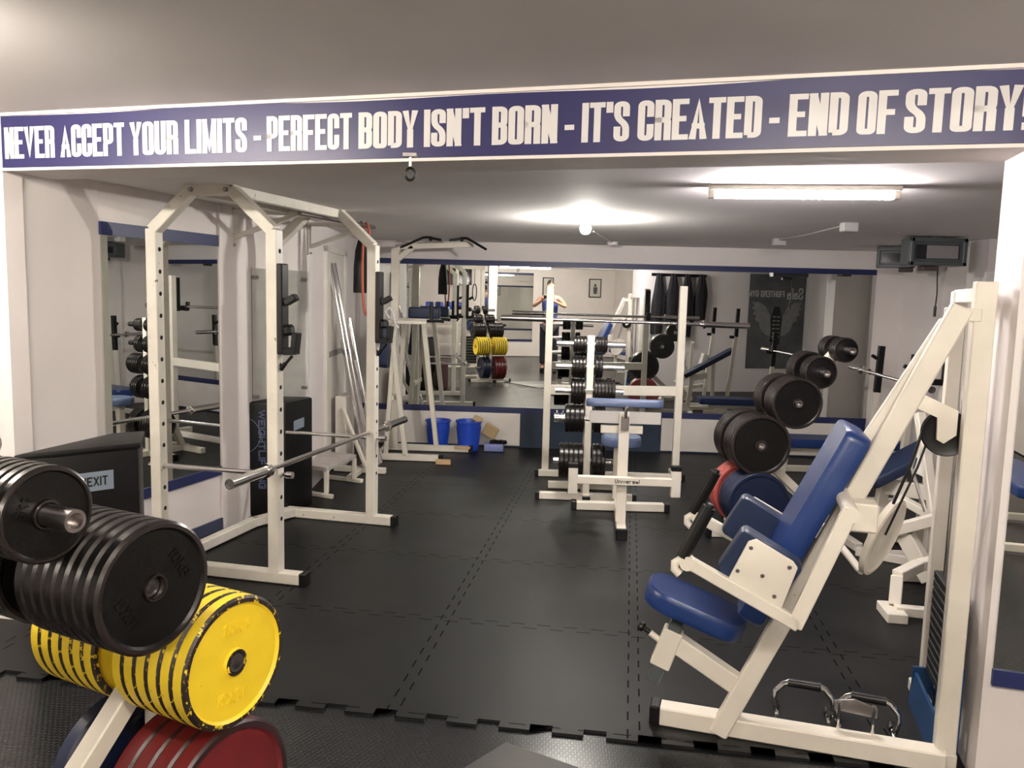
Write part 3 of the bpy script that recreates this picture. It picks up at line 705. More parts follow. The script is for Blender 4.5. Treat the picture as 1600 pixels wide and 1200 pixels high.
bm = NB(); tube(bm, [c+V3(.03, 0, -.6), c+V3(.035, 0, -.63), c+V3(.03, 0, -.95)], .0035, 6); bm.free()

# ================================================================ ACRYLIC PANEL on the left wall
T = thing('acrylic_panel', 'clear acrylic panel held by round studs on the left wall behind the power rack', 'panel', (LW(5.8), 5.8, .9))
a = Vector((LW(5.44), 5.44, 0))+nl*.03; b = Vector((LW(6.14), 6.14, 0))+nl*.03
bm = NB(); prism(bm, [a+UP*.75, b+UP*.75, b+UP*1.745, a+UP*1.745], nl*.004); obj('sheet', bm, M['acrylic'], T)
for p in (a+wl*.05, b-wl*.05):
    for z in (.85, 1.68):
        bm = NB(); tube(bm, [p+UP*z-nl*.03, p+UP*z+nl*.015], .012, 14); obj('stud', bm, M['zinc'], T)

# ================================================================ BLACK CASES on the left
T = thing('equipment_case', 'black soft case with a grey HEXIT label at the left edge behind the plates', 'case', (-2.0, 3.45, 0))
P_ = [V3(-2.16, 3.15, 0), V3(-1.83, 3.50, 0), V3(-1.955, 3.78, 0), V3(-2.06, 3.70, 0)]
bm = NB(); prism(bm, [p+UP*.30 for p in P_], UP*.575, .014, 2); obj('body', bm, M['case'], T)
bm = NB(); prism(bm, [p*1.0+UP*.865 for p in [V3(-2.172, 3.142, 0), V3(-1.82, 3.50, 0), V3(-1.95, 3.795, 0), V3(-2.065, 3.71, 0)]], UP*.03, .009, 2); obj('lid', bm, M['case'], T)
fd = (P_[1]-P_[0]).normalized(); fn = Vector((fd.y, -fd.x, 0))
o0 = P_[0]+fd*.195+UP*.70+fn*.003
bm = NB(); prism(bm, [o0+UP*.035-fd*.03, o0+fd*.012, o0+fd*.175, o0+fd*.175+UP*.085, o0+fd*.012+UP*.085], fn*.002); lb = obj('label_patch', bm, M['greylab'], T, smooth=0)
bm = NB(); text(bm, 'HEXIT', o0+fd*.04+UP*.022+fn*.003, fd, UP, .042, .022, .006, .007, .004); obj('label_lettering', bm, M['black'], lb, smooth=0)
bm = NB(); prism(bm, [V3(-2.15, 3.2, 0), V3(-1.86, 3.46, 0), V3(-1.96, 3.72, 0), V3(-2.08, 3.66, 0)], UP*.30, .01); obj('stand', bm, M['black'], T)
# folded dark cloth beside it
bm = NB(); prism(bm, [V3(-1.93, 3.12, .0), V3(-1.62, 3.35, .0), V3(-1.72, 3.56, .0), V3(-1.80, 3.48, 0)], UP*.46, .03, 3)
solo('gear_bag', bm, M['brick'], 'dark maroon bag on the floor below the black HEXIT case', 'bag', (-1.78, 3.35, 0))

# weightlifting mat box against the wall
T = thing('lifting_box', 'tall black box with weightlifting lettering leaning place by the left wall behind the power rack', 'box', (-1.98, 5.65, 0))
T['label'] = 'tall black box with vertical weightlifting lettering standing behind the power rack'
bx = [V3(-2.105, 5.44, 0), V3(-1.80, 5.47, 0), V3(-1.715, 5.83, 0), V3(-2.02, 5.80, 0)]
bm = NB(); prism(bm, bx, UP*.815, .02, 2); obj('body', bm, M['case'], T)
fd = (bx[1]-bx[0]).normalized(); fn = Vector((fd.y, -fd.x, 0))
bm = NB(); text(bm, 'WEIGHTLIFTING', bx[0]+fd*.115+UP*.76+fn*.002, -UP, fd, .05, .048, .010, .011, .006, fit=.56); obj('lettering', bm, M['navylab'], T, smooth=0)
bm = NB()
for c_, r_ in ((bx[0]+fd*.0+UP*.58, .13), (bx[0]+fd*.20+UP*.05, .15)):
    pts = [c_+fn*.002+fd*r_*math.sin(a)+UP*r_*math.cos(a) for a in [PI*k/20 for k in range(21)]]
    pts = [p for p in pts if p.z > .03 and (p-bx[0]).dot(fd) > .01 and (p-bx[0]).dot(fd) < .29]
    tube(bm, pts, .0015, 6)
obj('logo_ring', bm, M['greylab'], T)
sd = (bx[2]-bx[1]).normalized(); sn = Vector((sd.y, -sd.x, 0))
bm = NB(); prism(bm, [bx[1]+sd*.1+UP*.60, bx[1]+sd*.24+UP*.61, bx[1]+sd*.24+UP*.68, bx[1]+sd*.1+UP*.67], sn*.003); obj('sticker', bm, M['greylab'], T, smooth=0)

# ================================================================ LOW WHITE STEP
T = thing('low_step', 'low white step bench on the floor between the power rack and the bar holder', 'bench', (-1.76, 6.3, 0))
c1, c2, c3, c4 = V3(-1.95, 6.14, 0), V3(-1.665, 6.02, 0), V3(-1.56, 6.56, 0), V3(-1.85, 6.66, 0)
bm = NB(); prism(bm, [c1+UP*.205, c2+UP*.205, c3+UP*.205, c4+UP*.205], UP*.035, .006); obj('top', bm, mat('grey_white_board', (.5, .46, .43), .5, noise=.2, nscale=14), T)
for c in (c1, c2, c3, c4):
    bm = NB(); cc = c+((c1+c3)/2-c)*.08; beam(bm, cc+UP*.03, cc+UP*.21, .035, .035); obj('leg', bm, M['steel'], T)
for a, b in ((c1, c2), (c4, c3)):
    bm = NB(); d = (b-a).normalized(); beam(bm, a-d*.02+UP*.017, b+d*.06+UP*.017, .035, .033); obj('runner', bm, M['steel'], T)

# ================================================================ BAR HOLDER and leaning bars
T = thing('bar_holder', 'white floor holder with a slanting post for the chrome bars in the back left corner', 'holder', (-1.62, 7.0, 0))
bm = NB(); beam(bm, (-1.78, 6.95, .55*1.05), (-1.52, 6.82, .03), .03, .03); obj('slant_post', bm, M['steel'], T)
bm = NB(); beam(bm, (-1.85, 6.95, .03), (-1.38, 6.9, .03), .05, .05); beam(bm, (-1.62, 6.55, .03), (-1.60, 7.1, .03), .05, .05); obj('base_frame', bm, M['steel'], T)
bm = NB(); box(bm, (-1.80, 7.12, .36), (.10, .30, .62), bev=.004)
solo('white_cabinet_box', bm, M['board'], 'narrow white box standing at the wall behind the leaning chrome bars', 'box', (-1.80, 7.12, 0.05))
barspec = [(-1.91, 1.84, -1.55, .06, .014, 0), (-1.885, 1.84, -1.52, .06, .014, 0), (-1.80, 1.30, -1.50, .06, .013, 0), (-1.76, 1.36, -1.47, .06, .013, 0), (-1.83, 1.16, -1.58, .06, .0125, 1), (-1.72, .98, -1.46, .06, .012, 1)]
words = ['longest chrome bar leaning in the back left corner, wall side', 'longest chrome bar leaning in the back left corner, aisle side', 'medium chrome bar leaning in the corner, wall side', 'medium chrome bar leaning in the corner, aisle side', 'bent chrome curl bar leaning at the bar holder, taller one', 'short bent chrome curl bar leaning low at the bar holder']
for i, (x0, z0, x1, z1, r, bent) in enumerate(barspec):
    y0 = 6.98+.035*i; a = V3(x0, y0+.02, z0); b = V3(x1, y0-.08, z1); bm = NB()
    if bent:
        pts = []; d = b-a; n_ = V3(.9, -.3, .3).normalized()
        for t, o_ in ((0, 0), (.25, 0), (.36, .03), (.46, -.02), (.5, -.02), (.6, -.02), (.70, .03), (.8, 0), (1, 0)): pts.append(a+d*t+n_*o_)
        tube(bm, pts, r, 12)
    else: tube(bm, [a, b], r, 12)
    d = (b-a).normalized()
    tube(bm, [a, a+d*.28], r*1.7, 14); tube(bm, [b-d*.28, b], r*1.7, 14)
    solo('cable_bar' if not bent else 'curl_bar', bm, M['chrome'], words[i], 'bar', b)

# ================================================================ DIP / PULL-UP STATION (back left)
T = thing('dip_station', 'white leg raise and dip tower with blue arm pads at the back left', 'station', (-1.2, 7.8, 0))
St = M['steel']
for y in (7.5, 8.0):
    bm = NB(); beam(bm, (-1.62, y, .035), (-.98 if y < 7.7 else -.74, y, .035), .06, .06); obj('foot', bm, St, T)
    bm = NB(); xe = (-.98 if y < 7.7 else -.74); beam(bm, (xe-.01, y, .035), (xe+.03, y, .035), .068, .068); obj('end_cap', bm, M['black'], T)
    bm = NB(); xb = -1.31 if y < 7.7 else -1.08; beam(bm, (xb, y, .05), (xb-.15, y, 1.31), .06, .045); obj('front_leg', bm, St, T)
    bm = NB(); beam(bm, (-1.50, y, .05), (-1.42, y, 1.31), .05, .04); obj('rear_leg', bm, St, T)
bm = NB(); beam(bm, (-1.56, 7.48, .06), (-1.56, 8.03, .06), .05, .05); beam(bm, (-1.45, 7.5, .6), (-1.45, 8.0, .6), .045, .045); obj('cross_brace', bm, St, T)
bm = NB(); beam(bm, (-1.47, 7.75, .08), (-1.47, 7.75, 2.03), .075, .075); beam(bm, (-1.47, 7.75, 1.90), (-1.30, 7.75, 2.04), .05, .05); beam(bm, (-1.47, 7.75, 2.035), (-.72, 7.75, 2.075), .05, .05); obj('tall_post', bm, St, T)
bm = NB(); beam(bm, (-1.5, 7.5, 1.325), (-1.12, 7.5, 1.325), .10, .03); beam(bm, (-1.5, 8.0, 1.335), (-1.05, 8.0, 1.335), .10, .03); obj('arm_rail', bm, St, T)
for y in (7.5, 8.0):
    if y > 7.7:
        bm = NB(); pad(bm, (-1.22, y, 1.405), (.31, .13, .11), Matrix.Identity(3), .02); obj('arm_pad', bm, M['vinyl_dark'], T)
    bm = NB(); tube(bm, [(-1.12, y, 1.34), (-1.02, y, 1.345), (-.96, y, 1.34)], .015, 12); tube(bm, [(-1.08, y, 1.34), (-1.08, y, 1.52)], .016, 12); obj('handgrip', bm, M['black'], T)
bm = NB(); R = Matrix.Rotation(math.radians(-83), 3, 'Y'); pad(bm, (-1.50, 7.55, 1.09), (.40, .30, .09), R, .02); obj('back_pad', bm, M['vinyl_dark'], T)
for s, nm in ((-1, 'left'), (1, 'right')):
    xc = -.98+s*.15; bm = NB()
    beam(bm, (xc, 7.72, 2.10+.02*s*0), (xc, 7.72, 2.15), .03, .03, bev=.002); tube(bm, [(xc+s*.0, 7.70, 2.125), (xc-s*.11, 7.66, 2.105)], .012, 12)
    tube(bm, [(xc+s*.01, 7.70, 2.13), (xc+s*.06, 7.66, 2.125), (xc+s*.25, 7.52, 2.02)], .012, 12); obj('pull_up_grip', bm, M['black'], T)
bm = NB(); tube(bm, [(-1.46, 7.43, 1.36), (-1.50, 7.42, 1.42), (-1.46, 7.42, 1.46), (-1.42, 7.42, 1.40), (-1.40, 7.41, 1.30), (-1.37, 7.41, 1.27)], .011, 10)
solo('jump_rope', bm, M['rope'], 'white rope loop hung over the dip tower beside the blue back pad', 'rope', (-1.45, 7.42, 1.3))

# ================================================================ BASKETS and cleaning things
def basket(c, label, r=.16, h=.32):
    T = thing('waste_basket', label, 'basket', c); bm = NB(); c = Vector(c)
    lathe(bm, [(0, .006), (r*.72, .006), (r*.74, 0), (r*.76, .01), (r*.98, h-.02), (r*1.07, h-.016), (r*1.07, h), (r*.98, h), (r*.94, h-.02), (r*.72, .012), (0, .012)], c, UP, 36); obj('bucket', bm, M['basket'], T)
    bm = NB()
    for k in range(18):
        a = 2*PI*k/18; d = V3(math.cos(a), math.sin(a), 0); beam(bm, c+d*r*.79+UP*.03, c+d*r*.985+UP*(h-.06), .012, .004, d, bev=0)
    obj('rib', bm, M['basket'], T)
basket((-1.09, 8.18, 0), 'blue plastic waste basket under the back mirror nearest the dip tower', .125, .30)
basket((-.765, 8.13, 0), 'blue plastic waste basket holding a brush, second from the dip tower', .13, .31)
bm = NB(); box(bm, (-.67, 8.11, .33), (.10, .05, .055), rot=Matrix.Rotation(.4, 3, 'Y'), bev=.008); tube(bm, [(-.69, 8.11, .31), (-.76, 8.13, .10)], .012, 10)
solo('scrub_brush', bm, M['sponge'], 'scrub brush sticking out of the right blue basket', 'brush', (-.66, 8.12, .1))
T = thing('cleaning_tray', 'small lilac tray of cleaning cloths on the floor beside the blue baskets', 'tray', (-.50, 8.16, 0))
bm = NB(); prism(bm, [V3(-.60, 8.06, .005), V3(-.40, 8.06, .005), V3(-.40, 8.24, .005), V3(-.60, 8.24, .005)], UP*.075, .012); obj('tray_body', bm, M['tray'], T)
bm = NB()
for i in range(5): box(bm, (-.52+.03*i, 8.12+.02*(i % 2), .095), (.05, .06, .04), i*.5, .01)
obj('cloth', bm, M['black'], T)
bm = NB(); box(bm, (-.545, 8.17, .20), (.15, .03, .14), rot=Matrix.Rotation(.5, 3, 'Y') @ Matrix.Rotation(.3, 3, 'X'), bev=.008)
solo('sponge_block', bm, M['sponge'], 'tan sponge leaning on the wall in the lilac tray', 'sponge', (-.545, 8.17, .10))
bm = NB(); box(bm, (-.93, 7.38, .025), (.14, .05, .045), .05, .004)
solo('wood_block', bm, M['wood'], 'short pale wood block on the floor at the dip tower foot', 'block', (-.93, 7.38, 0))
bm = NB(); box(bm, (-.80, 7.85, .077), (.16, .05, .02), -.1, .004)
solo('wood_strip', bm, M['wood'], 'thin wood strip lying on the right foot of the dip tower', 'block', (-.80, 7.85, .067))

# ================================================================ SQUAT STAND (centre)
T = thing('squat_stand', 'white squat stand with two uprights in front of the back mirror', 'rack', (.61, 7.15, 0))
for x, zt in ((.028, 1.695), (1.192, 1.72)):
    bm = NB(); beam(bm, (x, 7.1, .05), (x, 7.1, zt), .062, .062, (0, 1, 0)); obj('upright', bm, St, T)
    bm = NB(); beam(bm, (x, 7.155, zt-.38), (x, 7.155, zt-.02), .06, .045, (0, 1, 0)); beam(bm, (x, 7.16, 1.365), (x, 7.28, 1.355), .05, .03); beam(bm, (x, 7.28, 1.345), (x, 7.29, 1.44), .05, .025); obj('j_hook', bm, M['black'], T)
    bm = NB(); beam(bm, (x, 7.08, .03), (x, 7.30, .03), .06, .055); obj('foot', bm, St, T)
bm = NB(); beam(bm, (-.03, 7.05, .03), (1.24, 7.05, .03), .06, .055); obj('base_bar', bm, St, T)
for x in (-.045, 1.255):
    bm = NB(); beam(bm, (x-.015, 7.05, .03), (x+.015, 7.05, .03), .068, .062, bev=.006); obj('end_cap', bm, M['black'], T)
bm = NB(); beam(bm, (.05, 7.1, .775), (1.17, 7.1, .795), .05, .085); obj('crossbar', bm, St, T)
barbell((-.405, 7.225, 1.40), (1.80, 7.20, 1.385), 'chrome barbell racked on the white squat stand before the back mirror', sleeve=.42)
# small plates parked behind

# ================================================================ PREACHER BENCH
T = thing('preacher_bench', 'white preacher curl bench with highlight-pale blue arm pad and round seat in the centre', 'bench', (.57, 5.6, 0))
bm = NB(); beam(bm, (.545, 5.24, .035), (.60, 6.15, .035), .065, .065); obj('base_rail', bm, St, T)
bm = NB(); beam(bm, (.545, 5.215, .035), (.545, 5.245, .035), .075, .072); obj('end_cap', bm, M['black'], T)
bm = NB(); beam(bm, (.27, 5.95, .035), (.93, 5.97, .035), .065, .06); obj('cross_foot', bm, St, T)
for x in (.25, .95):
    bm = NB(); beam(bm, (x-.02, 5.96, .035), (x+.02, 5.96, .035), .075, .068); obj('end_cap', bm, M['black'], T)
bm = NB(); beam(bm, (.555, 5.45, .06), (.56, 5.50, .82), .072, .06); obj('front_post', bm, St, T)
bm = NB(); beam(bm, (.24, 5.40, .36), (.89, 5.40, .36), .05, .055); br = obj('bar_rest', bm, St, T)
for x in (.215, .915):
    bm = NB(); beam(bm, (x, 5.40, .26), (x, 5.40, .455), .065, .05, (0, 1, 0)); obj('rest_upright', bm, M['steel2'], br)
    bm = NB(); beam(bm, (x, 5.40, .44), (x, 5.40, .475), .07, .055, (0, 1, 0)); obj('rest_cap', bm, M['black'], br)
bm = NB(); text(bm, 'Universal'.upper()[:1]+'niversal', V3(.50, 5.374, .347), V3(1, 0, 0), UP, .028, .018, .0045, .005, .004); obj('maker_lettering', bm, M['black'], br, smooth=0)
bm = NB(); R = Matrix.Rotation(math.radians(28), 3, 'X'); pad(bm, (.565, 5.60, .868), (.53, .24, .055), Matrix.Rotation(math.radians(-9), 3, 'X'), .020, .45); obj('arm_pad', bm, M['vinyl_highlit'], T)
bm = NB(); box(bm, (.565, 5.50, .782), (.49, .02, .085), bev=.003); obj('pad_plate', bm, mat('grey_white_plate', (.55, .53, .50), .35), T)
bm = NB(); beam(bm, (.40, 5.53, .695), (.69, 5.53, .695), .05, .055); obj('knee_bar', bm, St, T)
bm = NB(); beam(bm, (.56, 5.46, .70), (.56, 5.46, .80), .05, .05, (0, 1, 0)); tube(bm, [(.56, 5.43, .79), (.56, 5.42, .85), (.575, 5.42, .87)], .012, 10); obj('adjuster', bm, M['zinc'], T)
bm = NB(); beam(bm, (.58, 6.1, .06), (.58, 6.1, .47), .06, .06, (0, 1, 0)); obj('seat_post', bm, St, T)
bm = NB(); pad(bm, (.60, 6.08, .52), (.30, .26, .07), Matrix.Identity(3), .022, .8); obj('seat', bm, M['vinyl_highlit'], T)

# ================================================================ FLAT BENCH (right, along the wall)
T = thing('bench_press', 'flat blue bench press with black topped uprights at the right wall before the mirror', 'bench', (2.7, 7.0, 0))
ux_ = {7.62: 3.175, 6.42: 3.02}
for y, xu in ux_.items():
    bm = NB(); beam(bm, (2.05, y, .03), (xu+.12 if y > 7 else 2.95, y, .03), .055, .055); obj('base_rail', bm, St, T)
    xx = xu-.05 if y > 7 else xu-.12
    bm = NB(); beam(bm, (xx-.04, y, .05), (xx, y, .80), .05, .05, (0, 1, 0)); up_ = obj('upright', bm, St, T)
    bm = NB(); beam(bm, (xx, y, .78), (xx+.015, y, 1.22), .055, .05, (0, 1, 0)); beam(bm, (xx-.02, y, .955), (xx-.075, y, .965), .04, .03); beam(bm, (xx-.075, y, .95), (xx-.085, y, 1.0), .04, .02); beam(bm, (xx-.02, y, 1.10), (xx-.07, y, 1.13), .03, .03); obj('hook_plate', bm, M['black'], up_)
bm = NB(); beam(bm, (2.0, 7.02, .33), (3.0, 7.02, .33), .06, .05); beam(bm, (2.10, 7.02, .03), (2.14, 7.02, .33), .05, .05); beam(bm, (2.9, 6.42, .2), (3.0, 7.62, .2), .05, .05); beam(bm, (2.12, 6.5, .03), (2.12, 7.55, .03), .05, .05); obj('frame', bm, St, T)
bm = NB(); pad(bm, (2.48, 7.02, .40), (1.22, .30, .075), Matrix.Identity(3), .02, .3); obj('pad', bm, M['vinyl'], T)
barbell((3.02, 8.02, .985), (2.87, 6.02, .985), 'chrome barbell racked on the flat bench uprights at the right wall', sleeve=.34)

# ================================================================ INCLINE BENCH (right wall, nearer)
T = thing('incline_bench', 'incline bench with raised blue back pad, seen in the back mirror by the jackets', 'bench', (2.0, 5.2, 0))
for x, y in ((2.66, 5.40), (2.50, 4.62)):
    bm = NB(); beam(bm, (x-.10, y, .05), (x, y, 1.12), .05, .05, (0, 1, 0)); beam(bm, (x-.4, y, .03), (x+.05, y, .03), .05, .05); u_ = obj('upright', bm, St, T)
    bm = NB(); beam(bm, (x, y, 1.10), (x+.01, y, 1.50), .05, .05, (0, 1, 0)); beam(bm, (x-.02, y, 1.25), (x-.08, y, 1.26), .05, .05); beam(bm, (x-.02, y, 1.10), (x-.09, y, 1.10), .04, .04); obj('hook_plate', bm, M['black'], u_)
bm = NB(); pad(bm, (2.37, 5.02, .70), (.80, .27, .06), Matrix.Rotation(math.radians(-30), 3, 'Y'), .02, .3); obj('back_pad', bm, M['vinyl_dark'], T)
bm = NB(); beam(bm, (2.10, 5.02, .05), (2.15, 5.02, .52), .06, .06, (0, 1, 0)); beam(bm, (2.08, 5.02, .03), (2.5, 5.02, .03), .06, .05); beam(bm, (2.42, 4.62, .03), (2.56, 5.40, .03), .05, .05); beam(bm, (2.45, 5.02, .05), (2.45, 5.02, .70), .05, .05, (0, 1, 0)); obj('frame', bm, St, T)

# ================================================================ MACHINE behind the press (white, leg machine)
T = thing('leg_machine', 'white leg machine with pulley cable behind the tall press machine', 'machine', (1.95, 4.2, 0))
def seg(name, pts, w=.06, h=.06, m=None, upv=UP):
    bm = NB()
    for a, b in zip(pts, pts[1:]): beam(bm, a, b, w, h, upv)
    return obj(name, bm, m or St, T)
seg('base_rail', [(2.03, 5.08, .03), (2.60, 4.72, .03)], .055, .055)
seg('base_rail', [(1.84, 4.16, .025), (1.82, 3.97, .025)], .10, .05)
seg('foot_rail', [(1.84, 4.06, .04), (2.35, 3.98, .04)], .055, .05)
seg('side_leg', [(1.856, 4.10, .05), (1.88, 4.15, .19), (2.05, 4.28, .21), (2.45, 4.32, .30)], .06, .055)
seg('thigh_arm', [(1.99, 4.5, .335), (2.22, 4.38, .46)], .07, .06)
seg('diagonal_post', [(2.06, 4.48, .31), (2.16, 4.36, .10)], .065, .09)
seg('diagonal_post', [(2.19, 4.72, .98), (2.21, 4.48, .42)], .05, .05)
seg('cross_bar', [(2.15, 5.0, .475), (2.40, 4.75, .49)], .06, .09)
seg('foot_bar', [(2.17, 4.86, .44), (2.25, 4.55, .40)], .05, .045)
bm = NB(); tube(bm, [(1.60, 4.48, .36), (1.745, 4.3, .165)], .020, 14); tube(bm, [(1.745, 4.3, .155), (1.92, 4.44, .27)], .020, 14); obj('roller_bar', bm, St, T)
bm = NB(); pad(bm, (2.33, 4.84, .70), (.09, .20, .24), Matrix.Rotation(.25, 3, 'Y'), .02); obj('roller_pad', bm, M['board'], T)
bm = NB(); tube(bm, [(2.14, 4.6, .82), (2.114, 4.6, .678), (2.164, 4.5, .45)], .010, 10); obj('pull_rod', bm, M['chrome'], T)

# ================================================================ SHOULDER PRESS / PULLOVER MACHINE
T = thing('pullover_machine', 'large white plate machine with slanted blue back pad in the right foreground', 'machine', uv(.3, 2.95))
def U(u, z, v=2.95): return uv(u, v, z)
bm = NB(); beam(bm, U(-.235, .036), U(.745, .036), .075, .07, bev=.005); obj('base_beam', bm, St, T)
bm = NB(); beam(bm, U(-.27, .036), U(-.23, .036), .082, .078, bev=.006); obj('end_cap', bm, M['black'], T)
# cross foot at tower
bm = NB(); beam(bm, U(.76, .03, 2.95), U(.76, .03, 3.55), .05, .05); obj('cross_foot', bm, St, T)
bm = NB(); x_, y_, d_ = frame_of(U(.675, 1.59)-U(-.02, .0)); beam(bm, U(-.018, .005, 2.925), U(.672, 1.60, 2.925), .045, .067, E1, bev=.005)
bm2 = None; obj('inclined_beam', bm, St, T)
bm = NB(); beam(bm, U(.02, .09, 2.975), U(.46, 1.11, 2.975), .04, .05, E1); beam(bm, U(.33, .965, 2.965), U(.635, 1.555, 2.965), .03, .035, E1); obj('inner_channel', bm, M['steel2'], T)
# tower
bm = NB(); beam(bm, U(.748, 0.0, 2.978), U(.748, 1.685, 2.978), .066, .05, E2, bev=.004); obj('tower_post', bm, St, T)
bm = NB(); beam(bm, U(.785, .0, 3.45), U(.785, 1.66, 3.45), .06, .055, E2, bev=.005); obj('tower_post', bm, St, T)
bm = NB(); beam(bm, U(.755, 1.64, 3.0), U(.785, 1.64, 3.46), .045, .05); obj('tower_top', bm, St, T)
for v in (3.10, 3.26):
    bm = NB(); tube(bm, [U(.775, .08, v), U(.775, 1.62, v)], .012, 12); obj('guide_rod', bm, M['chrome'], T)
bm = NB()
for i in range(12): beam(bm, U(.775, .20+.034*i, 3.03), U(.775, .20+.034*i, 3.34), .05, .030, bev=.003)
obj('weight_stack', bm, M['black'], T)
bm = NB(); prism(bm, [U(.715, 0, 3.01), U(.715, 0, 3.43), U(.725, .14, 3.43), U(.725, .14, 3.01)], E1*.012); prism(bm, [U(.72, .0, 3.41), U(.80, .0, 3.41), U(.80, .16, 3.41), U(.72, .16, 3.41)], E2*.012); prism(bm, [U(.715, .0, 3.01), U(.80, .0, 3.01), U(.80, .34, 3.01), U(.745, .34, 3.01), U(.725, .14, 3.01)], E2*.012); obj('stack_shroud', bm, M['teal'], T)
# top joint: bracket and pulley
bm = NB(); beam(bm, U(.63, 1.575, 2.965), U(.74, 1.575, 2.965), .03, .045); obj('top_link', bm, St, T)
bm = NB(); prism(bm, [U(.54, 1.285, 2.995), U(.597, 1.30, 2.995), U(.705, 1.251, 2.995), U(.705, 1.167, 2.995), U(.668, 1.136, 2.995), U(.644, 1.149, 2.995), U(.645, 1.225, 2.995), U(.576, 1.255, 2.995), U(.53, 1.25, 2.995)], E2*.012, .002); prism(bm, [U(.645, 1.225, 3.08), U(.705, 1.251, 3.08), U(.705, 1.167, 3.08), U(.668, 1.136, 3.08), U(.644, 1.149, 3.08)], E2*.01, .002); obj('pulley_bracket', bm, St, T)
bm = NB(); c = U(.684, 1.166, 3.045); lathe(bm, [(0, -.012), (.02, -.012), (.06, -.006), (.077, -.012), (.080, -.010), (.070, 0), (.080, .010), (.077, .012), (.06, .006), (.02, .012), (0, .012)], c, E2, 44); lathe(bm, [(0, -.045), (.010, -.045), (.010, .02)], c, E2, 12); pu = obj('pulley', bm, M['black'], T)
bm = NB(); tube(bm, [U(.50, .80, 3.03), U(.577, 1.046, 3.03), U(.615, 1.19, 3.045), U(.65, 1.235, 3.045)], .0055, 8); tube(bm, [U(.515, .79, 3.03), U(.60, 1.04, 3.03), U(.625, 1.125, 3.045)], .004, 8); tube(bm, [U(.775, 1.15, 2.97), U(.775, .62, 3.18)], .005, 8); obj('cable', bm, M['black'], T)
# upper pulley cluster shadow bar
# back pad along the inclined beam (centred behind it)
A_ = (U(.672, 1.60)-U(-.018, .005)).normalized(); Nn = A_.cross(E2).normalized()
if Nn.dot(E1) > 0: Nn = -Nn
pc0, pc1 = U(.105, .46, 2.97), U(.425, 1.155, 2.97)
mid = (pc0+pc1)/2+Nn*.045; Lp = (pc1-pc0).length
bm = NB(); Ap = (pc1-pc0).normalized(); Np = Ap.cross(E2).normalized(); Np = -Np if Np.dot(E1) > 0 else Np
pad(bm, mid, (Lp, .30, .085), rot_axes(Ap, Np.cross(Ap), Np), .028, .22); obj('back_pad', bm, M['vinyl'], T)
# seat
sd_ = (U(.048, .44)-U(-.285, .55)).normalized(); sn_ = E2.cross(sd_) ; sn_ = -sn_ if sn_.z < 0 else sn_
bm = NB(); pad(bm, U(-.125, .462, 2.97), (.38, .24, .07), rot_axes(sd_, sn_.cross(sd_), sn_), .024, .75); obj('seat', bm, M['vinyl'], T)
bm = NB(); beam(bm, U(-.185, .40), U(-.265, .16), .045, .05, E1); obj('seat_stem', bm, M['grey'], T)
bm = NB(); beam(bm, U(-.195, .37), U(-.243, .225), .065, .075, E1, bev=.005); ss_ = obj('seat_sleeve', bm, St, T)
bm = NB(); tube(bm, [U(-.24, .315), U(-.285, .345)], .012, 12); obj('pin_sleeve', bm, St, ss_)
bm = NB(); tube(bm, [U(-.285, .345), U(-.31, .36)], .009, 12); lathe(bm, [(0, 0), (.016, .004), (.019, .014), (.012, .024), (0, .026)], U(-.305, .357), E1*-.8+UP*.5, 16); obj('pin_knob', bm, M['black'], T)
bm = NB(); beam(bm, U(-.20, .33), U(.075, .175), .06, .07, UP, bev=.005); obj('seat_bracket', bm, St, T)
# arms
def arm(v, inner, name):
    e = [(-.16, .735), (.20, .575), (.335, .96)]
    bm = NB(); beam(bm, U(-.135, .742, v), U(.215, .578, v), .03, .042, UP); beam(bm, U(.20, .572, v), U(.345, .975, v), .03, .048, E1)
    a_ = obj('arm', bm, St, T)
    pl_ = [U(-.01, .705, v), U(.045, .835, v), U(.07, .845, v), U(.185, .785, v), U(.20, .765, v), U(.155, .615, v)]
    bm = NB(); prism(bm, [p-E2*.006 for p in pl_], E2*.012, .003); pt = obj('arm_plate', bm, St, a_)
    bm = NB()
    for u, z in ((.055, .815), (.018, .735), (.095, .728), (.175, .765), (.135, .665)): lathe(bm, [(0, .003), (.006, .003), (.007, 0)], U(u, z, v-.007*inner), -E2*inner, 10)
    obj('bolt', bm, M['zinc'], a_)
    ax = (U(.155, .615)-U(-.01, .705)).normalized(); nz = ax.cross(E2); nz = -nz if nz.z < 0 else nz
    bm = NB(); pad(bm, U(.085, .742, v+inner*.058), (.22, .17, .09), rot_axes(ax, nz, ax.cross(nz)), .02, .25)
    obj('elbow_pad', bm, M['vinyl_dark'], T)
    # handle: curled bracket and foam grip
    bm = NB(); tube(bm, [U(-.135, .745, v), U(-.160, .752, v-.0), U(-.182, .735, v), U(-.182, .715, v), U(-.165, .70, v)], .015, 14); lathe(bm, [(0, -.02), (.024, -.02), (.024, .02), (0, .02)], U(-.142, .742, v), E2, 20); obj('handle_bracket', bm, St, T)
    bm = NB(); tube(bm, [U(-.160, .76, v), U(-.082, .932, v+inner*.01)], .0225, 18); lathe(bm, [(0, 0), (.014, 0), (.012, .012), (0, .014)], U(-.082, .932, v+inner*.01), U(.08, .16, 0), 16); obj('grip', bm, M['black'], T)
arm(2.62, 1, 'near'); arm(3.2, -1, 'far')
bm = NB(); tube(bm, [U(.345, .955, 2.60), U(.345, .955, 3.22)], .024, 16); tube(bm, [U(.40, .90, 2.86), U(.50, .80, 3.06)], .022, 14); box(bm, U(.40, .915, 2.78), (.085, .09, .095), ROT, .006); obj('axle', bm, St, T)
